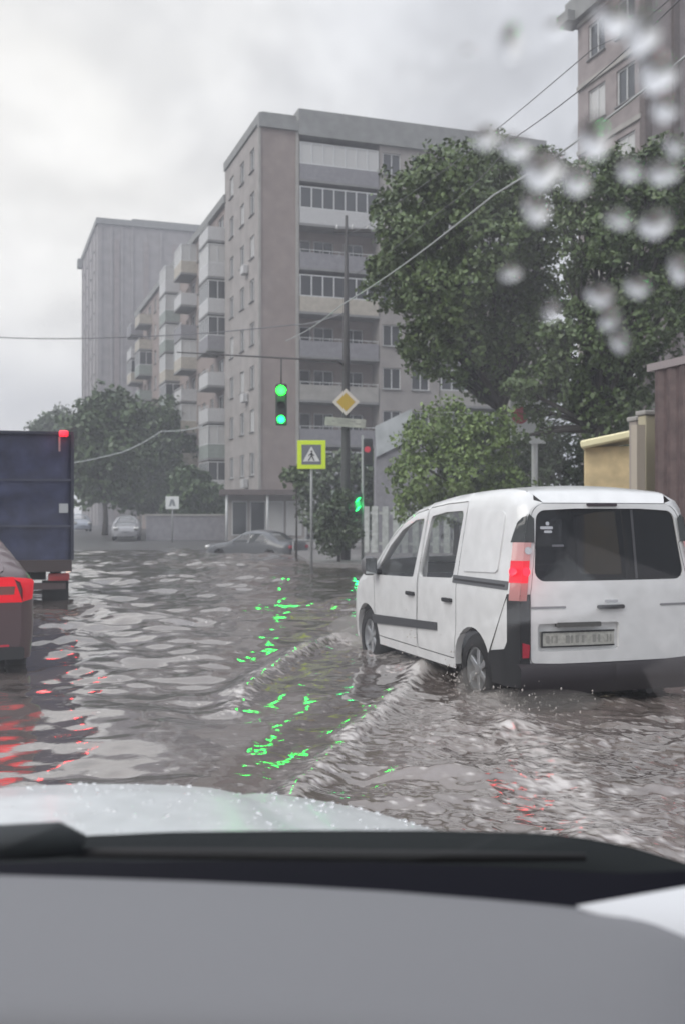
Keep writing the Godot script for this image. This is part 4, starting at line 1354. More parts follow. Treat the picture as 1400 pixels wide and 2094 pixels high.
func simple_car(label: String, group: String, at: Vector3, turn: float, col: Color) -> void:
	var o := thing("car", label, "car", at, turn, group)
	var c := {
		"len": 4.4, "w": 0.87, "rr": 0.3, "rr_in": 0.13, "rf": 0.8, "rf_in": 0.3, "belt": 0.92, "tumble": 0.5, "sill": 0.24, "round": 0.14, "crown": 0.04,
		"lean": 0.0, "wheel_r": 0.31, "axles": [0.9, 3.5], "screen": [2.4, 3.05], "rear_screen": [0.62, 1.15], "seats": [],
		"top": [[0, 0.90], [0.1, 0.96], [0.5, 1.0], [0.75, 1.12], [1.15, 1.36], [1.6, 1.44], [2.0, 1.44], [2.4, 1.36], [3.05, 1.0], [3.3, 0.94], [4.0, 0.82], [4.3, 0.66], [4.4, 0.5]],
		"rim": M.steel,
	}
	c.side_windows = [rounded([Vector2(2.05, 0.95), Vector2(2.85, 0.94), Vector2(2.4, 1.27), Vector2(2.0, 1.33)], 0.03), rounded([Vector2(1.0, 0.97), Vector2(1.98, 0.95), Vector2(1.93, 1.33), Vector2(1.4, 1.32)], 0.03)]
	var paint := mat(col, 0.25)
	paint.clearcoat_enabled = true
	car_shell(o, c, paint, M.car_glass, 0.14)
	var st := new_st(true)
	var full := PackedVector2Array()
	for i in 6: full.append(Vector2(half_width(c, 0, 0.24 + i * 0.132), 0.24 + i * 0.132))
	for i in 6: full.append(Vector2(-half_width(c, 0, 0.9 - i * 0.132), 0.9 - i * 0.132))
	rear_sheet(st, c, full, [], 0.0, 0.14)
	obj("boot_lid", st, paint, o)
	for s in [-1.0, 1.0]:
		st = new_st(true)
		bevel_box(st, Vector3(s * 0.6, 0.74, -4.28), Vector3(0.3, 0.14, 0.2), 0.04)
		obj("headlight", st, mat(Color(0.7, 0.7, 0.68), 0.15), o)
		st = new_st(true)
		bevel_box(st, Vector3(s * 0.62, 0.78, 0.0), Vector3(0.26, 0.14, 0.08), 0.03)
		obj("tail_light", st, M.red_dull, o)

# ------------------------------------------------------------------ street furniture
func make_furniture() -> void:
	var st: SurfaceTool
	# the tall pole with the priority sign's plates on it
	var z := 34.5
	var base := Vector3(P(706, 0, z).x, -0.1, -z)
	var top := P(708, 440, z)
	var pole := thing("utility_pole", "tall dark concrete pole carrying wires behind the yellow diamond sign", "pole", base)
	st = new_st(true)
	tube(st, [Vector3(0, -0.4, 0), Vector3(0, 3, 0), Vector3(0.02, 6.6, 0), top - base], [0.16, 0.15, 0.12, 0.045], 12)
	obj("shaft", st, M.pole_dark, pole)
	st = new_st(false)
	box(st, top - base + Vector3(0.2, -0.5, 0), Vector3(1.2, 0.09, 0.09))
	obj("cross_arm", st, M.pole_dark, pole)
	for x in [-0.3, 0.2, 0.7]:
		st = new_st(true)
		bevel_box(st, top - base + Vector3(x, -0.38, 0), Vector3(0.08, 0.15, 0.08), 0.02)
		obj("insulator", st, M.panel_white, pole)
	# diamond
	var d := thing("road_sign", "yellow diamond priority road sign with white border on the tall pole", "road sign", P(707, 822, 34.2))
	st = new_st(false)
	var s0 := 0.44
	extrude(st, poly([[0, -s0], [s0, 0], [0, s0], [-s0, 0]]), Vector3(0, 0, 0.02), Vector3.RIGHT, Vector3.UP, 0.03)
	obj("border", st, mat(Color(0.66, 0.60, 0.55), 0.4), d)
	st = new_st(false)
	s0 = 0.305
	extrude(st, poly([[0, -s0], [s0, 0], [0, s0], [-s0, 0]]), Vector3(0, 0, 0.026), Vector3.RIGHT, Vector3.UP, 0.01)
	obj("face", st, mat(Color(0.52, 0.34, 0.03), 0.4), d)
	st = new_st(false)
	box(st, Vector3(0, 0.0, -0.07), Vector3(0.5, 0.05, 0.16))
	obj("bracket", st, M.pole_grey, d)
	# plate
	var pl := thing("road_sign", "long white plate with faint dark marks under the yellow diamond", "sign plate", P(706, 864, 34.2))
	pl.rotation.z = deg_to_rad(-4.5)
	st = new_st(false)
	bevel_box(st, Vector3.ZERO, Vector3(1.32, 0.28, 0.03), 0.008)
	obj("plate", st, mat(Color(0.52, 0.52, 0.46), 0.5, 0, noise_tex(0.02, 0.75, 1.0, 3, 128, 51), 0.9), pl)
	st = new_st(false)
	for e in [[0.18, 0.05, 0.3, 0.03], [0.4, -0.02, 0.2, 0.035], [-0.38, 0.02, 0.12, 0.04], [-0.12, -0.03, 0.2, 0.025]]: box(st, Vector3(e[0], e[1], 0.017), Vector3(e[2], e[3], 0.006))
	obj("marks", st, mat(Color(0.26, 0.26, 0.24), 0.6), pl)
	st = new_st(false)
	box(st, Vector3(0, 0.0, -0.07), Vector3(0.4, 0.05, 0.13))
	obj("bracket", st, M.pole_grey, pl)
	# pedestrian crossing sign on its own post
	z = 28.0
	base = Vector3(P(637, 0, z).x, -0.3, -z)
	var sg := thing("crossing_sign", "square pedestrian crossing sign with fluorescent yellow green surround on a thin post", "road sign", base)
	var y := P(637, 930, z).y - base.y
	st = new_st(true)
	tube(st, [Vector3(0, -0.1, 0), Vector3(0, y + 0.3, 0)], [0.038], 10)
	obj("post", st, M.pole_grey, sg)
	st = new_st(false)
	bevel_box(st, Vector3(0, y, 0.055), Vector3(0.75, 0.76, 0.03), 0.006)
	obj("surround", st, mat(Color(0.62, 0.80, 0.02), 0.4), sg)
	st = new_st(false)
	box(st, Vector3(0, y, 0.073), Vector3(0.52, 0.53, 0.006))
	obj("face", st, mat(Color(0.14, 0.15, 0.17), 0.4), sg)
	st = new_st(false)
	extrude(st, poly([[-0.225, -0.18], [0.225, -0.18], [0, 0.22]]), Vector3(0, y, 0.081), Vector3.RIGHT, Vector3.UP, 0.006)
	obj("triangle", st, mat(Color(0.62, 0.63, 0.62), 0.4), sg)
	st = new_st(false)
	extrude(st, circle2(Vector2(0.01, 0.085), 0.028, 12), Vector3(0, y, 0.086), Vector3.RIGHT, Vector3.UP, 0.005)
	extrude(st, poly([[-0.025, 0.05], [0.03, 0.05], [0.035, -0.04], [-0.02, -0.04]]), Vector3(0, y, 0.086), Vector3.RIGHT, Vector3.UP, 0.005)
	extrude(st, poly([[-0.02, -0.04], [0.01, -0.04], [-0.06, -0.165], [-0.09, -0.16]]), Vector3(0, y, 0.086), Vector3.RIGHT, Vector3.UP, 0.005)
	extrude(st, poly([[0.0, -0.04], [0.035, -0.04], [0.09, -0.16], [0.06, -0.165]]), Vector3(0, y, 0.086), Vector3.RIGHT, Vector3.UP, 0.005)
	extrude(st, poly([[-0.02, 0.04], [-0.09, -0.03], [-0.075, -0.045], [-0.015, 0.015]]), Vector3(0, y, 0.086), Vector3.RIGHT, Vector3.UP, 0.005)
	extrude(st, poly([[0.025, 0.04], [0.085, -0.03], [0.07, -0.045], [0.02, 0.01]]), Vector3(0, y, 0.086), Vector3.RIGHT, Vector3.UP, 0.005)
	obj("walking_figure", st, M.dark, sg)
	# main signal hung from a mast arm
	z = 33.7
	base = Vector3(P(690, 0, z).x, 0, -z)
	var tl := thing("traffic_light", "overhead traffic light showing two green lamps under a thin mast arm", "traffic light", P(575, 828, z))
	var a0 := P(688, 738, z) - tl.position; var a1 := P(362, 720, z) - tl.position
	st = new_st(true)
	tube(st, [a0 + Vector3(0.2, 0.01, -0.85), a0, a0.lerp(a1, 0.5), a1], [0.035, 0.03, 0.027, 0.02], 8)
	obj("mast_arm", st, M.pole_dark, tl)
	st = new_st(true)
	tube(st, [Vector3(0, 0.6, -0.05), Vector3(0, a0.lerp(a1, 0.35).y, -0.02)], [0.025], 8)
	obj("hanger", st, M.pole_dark, tl)
	st = new_st(false)
	bevel_box(st, Vector3(0, 0.02, -0.1), Vector3(0.36, 1.34, 0.2), 0.04)
	obj("housing", st, mat(Color(0.025, 0.035, 0.03), 0.5), tl)
	for e in [[0.47, 0.155, M.green_lamp], [0.0, 0.13, M.dark], [-0.46, 0.125, M.green_lamp_round]]:
		st = new_st(true)
		for k in 20:
			var t0 := TAU * k / 20; var t1 := TAU * (k + 1) / 20
			tri(st, Vector3(0, e[0], 0.03), Vector3(cos(t0) * e[1], e[0] + sin(t0) * e[1], 0.012), Vector3(cos(t1) * e[1], e[0] + sin(t1) * e[1], 0.012), Vector3.BACK)
		var lens := obj("lamp_lens", st, e[2], tl)
		st = new_st(true)
		for k in 12:
			var t0 := PI * k / 12; var t1 := PI * (k + 1) / 12
			var r: float = e[1] + 0.012
			quad(st, Vector3(cos(t0) * r, e[0] + sin(t0) * r, 0.0), Vector3(cos(t1) * r, e[0] + sin(t1) * r, 0.0), Vector3(cos(t1) * r, e[0] + sin(t1) * r - 0.03, 0.2), Vector3(cos(t0) * r, e[0] + sin(t0) * r - 0.03, 0.2), Vector3(cos(t0), sin(t0), 0))
		obj("visor", st, M.plastic, lens)
	for e in [0.47, -0.46]:
		var l := OmniLight3D.new()
		l.name = "signal_glow"
		tl.add_child(l, true)
		l.position = Vector3(0, e, 0.12)
		l.light_color = Color(0.1, 1, 0.35); l.light_energy = 0.3; l.light_size = 0.12; l.shadow_enabled = true
	# second signal post: red above, two small green lamps low down
	z = 34.0
	base = Vector3(P(741, 0, z).x, -0.2, -z)
	var t2 := thing("traffic_light", "slim traffic light post with a red lamp above and two small green lamps", "traffic light", base)
	st = new_st(true)
	tube(st, [Vector3(0, -0.1, 0), Vector3(0, P(741, 890, z).y - base.y, 0)], [0.05, 0.042], 10)
	obj("post", st, M.pole_grey, t2)
	var hy := P(0, 925, z).y - base.y
	st = new_st(false)
	bevel_box(st, Vector3(0.17, hy, -0.02), Vector3(0.3, 0.9, 0.2), 0.03)
	obj("housing", st, M.plastic, t2)
	for e in [[0.28, 0.10, M.dark], [0.09, 0.10, M.signal_red], [-0.22, 0.10, M.dark]]:
		st = new_st(true)
		for k in 16:
			var t0 := TAU * k / 16; var t1 := TAU * (k + 1) / 16
			tri(st, Vector3(0.15, hy + e[0], 0.1), Vector3(0.15 + cos(t0) * e[1], hy + e[0] + sin(t0) * e[1], 0.085), Vector3(0.15 + cos(t1) * e[1], hy + e[0] + sin(t1) * e[1], 0.085), Vector3.BACK)
		obj("lamp_lens", st, e[2], t2)
	var ly := P(0, 1031, z).y - base.y
	st = new_st(false)
	bevel_box(st, Vector3(-0.15, ly, -0.02), Vector3(0.28, 0.74, 0.18), 0.03)
	obj("housing", st, M.plastic, t2)
	for e in [0.14, -0.15]:
		st = new_st(false)
		extrude(st, poly([[-0.09, -0.085], [-0.01, -0.06], [0.09, 0.085], [0.0, 0.06]]), Vector3(-0.15, ly + e, 0.1), Vector3.RIGHT, Vector3.UP, 0.02)
		obj("lamp_lens", st, M.green_lamp_small, t2)
	var g2 := OmniLight3D.new()
	g2.name = "signal_glow"
	t2.add_child(g2, true)
	g2.position = Vector3(-0.15, ly, 0.2)
	g2.light_color = Color(0.1, 1, 0.5); g2.light_energy = 0.25; g2.light_size = 0.1; g2.shadow_enabled = true
	# small white crossing sign far down the side street
	z = 60.0
	base = Vector3(P(353, 0, z).x, 0.15, -z)
	var fs := thing("crossing_sign", "small white square sign on a thin post by the side street trees", "road sign", base)
	y = P(0, 1028, z).y - base.y
	st = new_st(true)
	tube(st, [Vector3(0, -0.2, 0), Vector3(0, y + 0.2, 0)], [0.04], 8)
	obj("post", st, M.pole_grey, fs)
	st = new_st(false)
	bevel_box(st, Vector3(0, y, 0.06), Vector3(0.76, 0.72, 0.03), 0.006)
	obj("face", st, mat(Color(0.66, 0.68, 0.67), 0.4), fs)
	st = new_st(false)
	extrude(st, poly([[-0.2, -0.2], [-0.05, -0.2], [0.0, 0.0], [0.05, -0.2], [0.2, -0.2], [0.08, 0.2], [-0.08, 0.2]]), Vector3(0, y, 0.081), Vector3.RIGHT, Vector3.UP, 0.005)
	obj("symbol", st, mat(Color(0.2, 0.22, 0.23), 0.5), fs)
	# white and red board on a pale post seen through the leaves
	z = 31.5
	base = Vector3(P(1092, 0, z).x, 0.1, -z)
	var bd := thing("sign_board", "white and red sign board on a pale post, half hidden by leaves", "sign", base)
	st = new_st(true)
	tube(st, [Vector3(0, -0.3, 0), Vector3(0, P(0, 800, z).y - base.y, 0)], [0.10, 0.09], 12)
	obj("post", st, mat(Color(0.55, 0.56, 0.55), 0.5), bd)
	st = new_st(false)
	var by := P(0, 850, z).y - base.y
	bevel_box(st, Vector3(-0.22, by, 0.14), Vector3(1.05, 1.7, 0.07), 0.01)
	obj("panel", st, mat(Color(0.72, 0.74, 0.73), 0.4), bd)
	st = new_st(false)
	extrude(st, circle2(Vector2(-0.47, 0.0), 0.26, 24), Vector3(0, by, 0.19), Vector3.RIGHT, Vector3.UP, 0.02)
	obj("red_mark", st, mat(Color(0.45, 0.06, 0.10), 0.5), bd)
	# bracket with small box by the tall pole
	z = 34.2
	var kb := thing("junction_box", "small pale box on a bracket beside the tall pole", "box", P(681, 1012, z))
	st = new_st(false)
	bevel_box(st, Vector3.ZERO, Vector3(0.09, 0.28, 0.09), 0.01)
	obj("case", st, M.pole_grey, kb)
	st = new_st(false)
	box(st, Vector3(0.2, 0.05, -0.02), Vector3(0.34, 0.03, 0.03))
	obj("arm", st, M.pole_grey, kb)

func wire(label: String, pts: Array, r: float, m: Material) -> void:
	var st := new_st(true)
	var fine := []
	for i in pts.size() - 1:
		var n := 10
		for k in n: fine.append(pts[i].lerp(pts[i + 1], k / float(n)) + Vector3(0, -0.10 * sin(PI * k / float(n)), 0))
	fine.append(pts[-1])
	tube(st, fine, [r], 6)
	tag(obj("overhead_wire", st, m), label, "wire", "overhead wires")

func make_wires() -> void:
	var pale := mat(Color(0.42, 0.44, 0.44), 0.4)
	var dark := mat(Color(0.12, 0.12, 0.13), 0.5)
	wire("thick pale wire climbing in front of the big tree", [P(585, 697, 36), P(700, 622, 30), P(1010, 397, 18), P(1460, 66, 11)], 0.017, pale)
	wire("thin wire above the pale one, crossing the tree and the sky", [P(709, 570, 34.5), P(908, 424, 22), P(1060, 275, 16), P(1460, -70, 10)], 0.008, dark)
	wire("thin wire leaving the pole's top towards the right block", [P(715, 476, 34.5), P(808, 416, 25), P(1215, 95, 14), P(1430, -60, 11)], 0.007, dark)
	wire("thin grey wire crossing the hazy tower from the side", [P(-60, 687, 60), P(240, 690, 58), P(600, 664, 55), P(704, 640, 34.5)], 0.03, dark)
	wire("pale wire sagging in front of the street trees", [P(90, 955, 66), P(250, 925, 66), P(330, 882, 66), P(415, 872, 66)], 0.035, pale)

# ------------------------------------------------------------------ fences and small buildings at the roadside
func make_roadside() -> void:
	var st: SurfaceTool
	# pavement behind the van
	st = new_st(false)
	var pv := put_mesh("pavement", null, M.paving)
	var pa := [P(640, 1058, 32.4), P(1900, 1058, 22.0), P(2600, 1058, 80.0), P(560, 1058, 62.0)]
	for i in 4: pa[i].y = 0.0
	var q2 := PackedVector2Array()
	for e in pa: q2.append(Vector2(e.x, -e.z))
	extrude(st, q2, Vector3(0, 0.1, 0), Vector3.RIGHT, Vector3.FORWARD, 0.5)
	pv.mesh = finish(st)
	tag(pv, "grey raised pavement with a kerb behind the van", "pavement", "", "structure")
	# white fence: each slat its own part
	var f0 := P(742, 1058, 36.5); var f1 := P(1180, 1058, 33.0)
	f0.y = 0.1; f1.y = 0.1
	var fence := thing("slat_fence", "white fence of upright slats behind the van's windows", "fence", f0)
	var dir := (f1 - f0).normalized()
	fence.rotation.y = atan2(-dir.z, dir.x)
	var L := f0.distance_to(f1)
	st = new_st(false)
	bevel_box(st, Vector3.ZERO, Vector3(0.24, 1.6, 0.05), 0.012)
	var slat := finish(st)
	var wf := mat(Color(0.62, 0.64, 0.63), 0.6, 0, noise_tex(0.03, 0.7, 1.0, 4, 256, 61), 0.6)
	rng.seed = 8
	var x := 0.15
	while x < L:
		var o := put_mesh("slat", slat, wf, fence)
		o.position = Vector3(x, 0.98 + rng.randf_range(-0.02, 0.02), 0.05)
		x += 0.40 if int(x * 3.0) % 3 else 0.33
	for yy in [0.5, 1.55]:
		st = new_st(false)
		box(st, Vector3(L * 0.5, yy, -0.01), Vector3(L, 0.09, 0.06))
		obj("rail", st, wf, fence)
	x = 0.0
	while x < L + 0.1:
		st = new_st(false)
		box(st, Vector3(x, 0.85, -0.07), Vector3(0.09, 1.9, 0.06))
		obj("post", st, M.pole_grey, fence)
		x += L / 4.0
	# low guard rail along the far kerb
	var g0 := P(600, 1058, 43.0); var g1 := P(760, 1058, 40.0)
	g0.y = -0.05; g1.y = -0.05
	var gr := thing("guard_rail", "thin pale guard rail at the water's edge below the crossing sign", "railing", g0)
	dir = (g1 - g0).normalized()
	gr.rotation.y = atan2(-dir.z, dir.x)
	L = g0.distance_to(g1)
	st = new_st(true)
	tube(st, [Vector3(0, 0.62, 0), Vector3(L, 0.62, 0)], [0.035], 8)
	obj("rail", st, M.pole_grey, gr)
	for k in 4:
		st = new_st(true)
		tube(st, [Vector3(L * k / 3.0, -0.4, 0), Vector3(L * k / 3.0, 0.62, 0)], [0.03], 8)
		obj("post", st, M.pole_grey, gr)
	# brown corrugated wall at the right edge
	var z := 15.5
	var c0 := P(1338, 1058, z + 1.4)
	c0.y = -0.2
	var wall := thing("metal_fence", "tall reddish brown wall of upright corrugated metal sheets beside the van", "fence", c0, YAW)
	var Hh := 4.05
	var brown := mat(Color(0.17, 0.115, 0.11), 0.5, 0.1, noise_tex(0.02, 0.6, 1.0, 5, 512, 66, true), 0.4)
	for k in 7:
		st = new_st(false)
		var steps := 12
		for i in steps:
			var prof := [0.0, 0.06, 0.06, 0.0]
			var seg: float = 0.94 / steps
			var z0 := k * 0.95 + i * seg
			var d0: float = -0.05 if (i % 4) in [1, 2] else 0.0
			var d1: float = -0.05 if ((i + 1) % 4) in [1, 2] else 0.0
			quad(st, Vector3(d0, 0, z0), Vector3(d1, 0, z0 + seg), Vector3(d1, Hh, z0 + seg), Vector3(d0, Hh, z0), Vector3.LEFT)
			quad(st, Vector3(d0 + 0.012, 0, z0), Vector3(d1 + 0.012, 0, z0 + seg), Vector3(d1 + 0.012, Hh, z0 + seg), Vector3(d0 + 0.012, Hh, z0), Vector3.RIGHT)
		obj("sheet", st, brown, wall)
	for i in 8:
		st = new_st(false)
		var x0 := 0.03 + i * 0.55
		for k in 8:
			var xa := x0 + k * 0.0675
			var da: float = 0.05 if (k % 4) in [1, 2] else 0.0
			var db: float = 0.05 if ((k + 1) % 4) in [1, 2] else 0.0
			quad(st, Vector3(xa, 0, da), Vector3(xa + 0.0675, 0, db), Vector3(xa + 0.0675, Hh, db), Vector3(xa, Hh, da), Vector3.BACK)
		var bs := obj("sheet", st, brown, wall)
		bs.position = Vector3(0, 0, -0.03)
	st = new_st(false)
	box(st, Vector3(0.02, Hh + 0.06, 3.3), Vector3(0.2, 0.12, 6.8))
	obj("cap_rail", st, mat(Color(0.28, 0.24, 0.24), 0.4), wall)
	st = new_st(false)
	box(st, Vector3(-0.14, 1.6, -0.25), Vector3(0.16, 3.2, 0.16))
	obj("post", st, mat(Color(0.42, 0.37, 0.3), 0.6), wall)
	# yellow kiosk
	z = 20.0
	var k0 := P(1240, 1058, z)
	k0.y = 0.0
	var ki := thing("kiosk", "pale yellow kiosk with a slanted cream roof edge between the trees and the brown fence", "kiosk", k0, -16.0)
	var yel := mat(Color(0.76, 0.60, 0.34), 0.7, 0, noise_tex(0.02, 0.75, 1.0, 4, 256, 71), 0.5)
	st = new_st(false)
	bevel_box(st, Vector3(0.05, 1.35, -0.6), Vector3(0.95, 3.0, 1.2), 0.02)
	obj("wall", st, yel, ki)
	st = new_st(false)
	bevel_box(st, Vector3(0.05, 2.98, -0.5), Vector3(1.08, 0.15, 1.5), 0.03, Basis(Vector3.BACK, deg_to_rad(11)))
	obj("roof", st, mat(Color(0.78, 0.72, 0.45), 0.5), ki)
	st = new_st(false)
	box(st, Vector3(0.1, 1.7, 0.012), Vector3(0.5, 0.7, 0.02))
	obj("hatch", st, mat(Color(0.55, 0.47, 0.32), 0.5), ki)
	# grey gate pillars between kiosk and brown wall
	for e in [[1303, 862, 18.5, Color(0.32, 0.28, 0.25), "brownish"], [1322, 850, 17.6, Color(0.44, 0.40, 0.28), "yellowish"]]:
		var p0 := P(e[0], 1058, e[2]); p0.y = 0.0
		var pi := thing("gate_pillar", "%s narrow gate pillar next to the brown metal wall" % e[4], "pillar", p0, YAW)
		st = new_st(false)
		bevel_box(st, Vector3(0, (P(0, e[1], e[2]).y) * 0.5, 0), Vector3(0.22, P(0, e[1], e[2]).y, 0.22), 0.015)
		obj("shaft", st, mat(e[3], 0.8), pi)
		st = new_st(false)
		bevel_box(st, Vector3(0, P(0, e[1], e[2]).y + 0.04, 0), Vector3(0.28, 0.08, 0.28), 0.015)
		obj("cap", st, M.concrete, pi)
	# pale grey shed with a sloping roof behind the shrub
	z = 42.0
	var sh := thing("shed", "pale grey shed with a steep sloping roof sheet behind the bright shrub", "shed", Vector3(P(760, 0, z).x, 0.1, -z), 0.0)
	var s_ := func(px, py): return Vector2(P(px, 0, z).x - P(760, 0, z).x, P(0, py, z).y - 0.1)
	st = new_st(false)
	extrude(st, PackedVector2Array([s_.call(768, 1130), s_.call(900, 1130), s_.call(900, 905), s_.call(768, 905)]), Vector3(0, 0, 0), Vector3.RIGHT, Vector3.UP, 3.0)
	obj("wall", st, M.panel_grey, sh)
	st = new_st(false)
	extrude(st, PackedVector2Array([s_.call(768, 935), s_.call(838, 900), s_.call(841, 836), s_.call(766, 872)]), Vector3(0, 0, 0.12), Vector3.RIGHT, Vector3.UP, 0.1)
	obj("roof_sheet", st, mat(Color(0.50, 0.53, 0.54), 0.5, 0, noise_tex(0.02, 0.8, 1.0, 3, 128, 75), 0.4), sh)
	# shop pavilion at the foot of the corner block
	z = 61.0
	var p := P(545, 1058, z); p.y = 0.15
	var sp := thing("shop_pavilion", "low shop with a dark flat canopy at the foot of the corner block", "shop", p, YAW - 12.0)
	st = new_st(false)
	box(st, Vector3(0, 1.35, -2.0), Vector3(4.4, 2.7, 4.0))
	obj("wall", st, M.wall_grey, sp)
	st = new_st(false)
	box(st, Vector3(-0.1, 2.78, -0.9), Vector3(5.2, 0.3, 4.4))
	obj("canopy", st, M.wall_dark, sp)
	for xx in [-1.55, -0.5, 0.55, 1.6]:
		st = new_st(false)
		box(st, Vector3(xx, 1.3, 0.03), Vector3(0.9, 2.0, 0.05))
		var w := obj("shop_window", st, M.frame, sp)
		st = new_st(false)
		box(st, Vector3(xx, 1.3, 0.06), Vector3(0.78, 1.86, 0.02))
		obj("pane", st, M.curtain if xx > 0.0 else M.pane, w)
	for xx in [-2.3, 0.0, 2.2]:
		st = new_st(true)
		tube(st, [Vector3(xx, 0, 1.1), Vector3(xx, 2.65, 1.1)], [0.07], 8)
		obj("column", st, M.frame, sp)
	# long low wall and signboard between side street and shop
	z = 64.0
	var lw := P(395, 1058, z); lw.y = 0.1
	var wl := thing("garden_wall", "low grey wall between the side street trees and the shop", "wall", lw, YAW - 12.0)
	st = new_st(false)
	box(st, Vector3(0, 0.75, 0), Vector3(5.6, 1.5, 0.25))
	obj("panel", st, M.panel_grey, wl)
	st = new_st(false)
	box(st, Vector3(0, 1.55, 0), Vector3(5.8, 0.1, 0.35))
	obj("coping", st, M.concrete, wl)

# ------------------------------------------------------------------ spray thrown up by the van
func make_spray() -> void:
	rng.seed = 19
	var s := SphereMesh.new()
	s.radius = 1.0; s.height = 2.0; s.radial_segments = 8; s.rings = 4
	var spots := [[P(745, 1285, 13.6), 0.5, 0.16, 260], [P(800, 1330, 12.0), 0.5, 0.1, 160], [P(900, 1360, 10.2), 0.32, 0.24, 300], [P(980, 1405, 9.2), 0.35, 0.16, 260], [P(1060, 1440, 8.4), 0.5, 0.08, 200]]
	var mm := MultiMesh.new()
	mm.transform_format = MultiMesh.TRANSFORM_3D
	mm.mesh = s
	var n := 0
	for e in spots:
		e[3] *= 3
		n += e[3]
	mm.instance_count = n
	var k := 0
	for e in spots:
		for i in e[3]:
			var p: Vector3 = e[0] + Vector3(rng.randfn() * e[1] * 0.5, absf(rng.randfn()) * e[2], rng.randfn() * e[1] * 0.5)
			p.y = maxf(p.y, 0.02)
			var r := 0.0015 + 0.006 * pow(rng.randf(), 4.0)
			mm.set_instance_transform(k, Transform3D(Basis().scaled(Vector3(r, r * rng.randf_range(0.8, 1.8), r)), p))
			k += 1
	var o := MultiMeshInstance3D.new()
	o.name = "spray"
	o.multimesh = mm
	var m := mat(Color(0.5, 0.46, 0.43), 0.1)
	o.material_override = m
	add_child(o)
	tag(o, "splashing muddy droplets around the van's wheels", "spray", "", "stuff")
	for e in [[P(742, 1285, 13.3), Vector3(0.9, 0.36, 0.9), 1.6], [P(800, 1322, 12.2), Vector3(1.0, 0.22, 1.0), 1.2], [P(905, 1345, 10.3), Vector3(0.42, 0.46, 0.7), 2.2], [P(990, 1400, 9.0), Vector3(0.5, 0.34, 0.6), 1.8], [P(1090, 1435, 8.3), Vector3(1.1, 0.2, 0.6), 1.4]]:
		var fv := FogVolume.new()
		fv.name = numbered("spray_mist")
		add_child(fv)
		fv.shape = RenderingServer.FOG_VOLUME_SHAPE_ELLIPSOID
		fv.size = e[1]
		fv.position = Vector3(e[0].x, maxf(e[0].y, e[1].y * 0.25), e[0].z)
		var fm := FogMaterial.new()
		fm.density = e[2]
		fm.albedo = Color(0.84, 0.82, 0.8)
		fv.material = fm
		tag(fv, "fine pale spray hanging over the water at the van's wheels", "spray", "spray at the van's wheels", "stuff")

# ------------------------------------------------------------------ the car we sit in
func car_frame(a: float, b: float, h: float) -> Vector3:
	# a: right, b: ahead of the eye along the car, h: above the flood
	var t := deg_to_rad(YAW)
	return Vector3(a * cos(t) - b * sin(t), h, -(a * sin(t) + b * cos(t)))

func screen_point(px: float, py: float) -> Vector3:
	# where the line of sight through a pixel meets the windscreen's plane
	var dx := (px - 700.0) / FOC; var dy := (HORIZON - py) / FOC
	var t := deg_to_rad(YAW)
	var s := 0.55 / (dy + 0.833 * (-sin(t) * dx + cos(t)))
	return Vector3(dx * s, CAM_H + dy * s, -s)

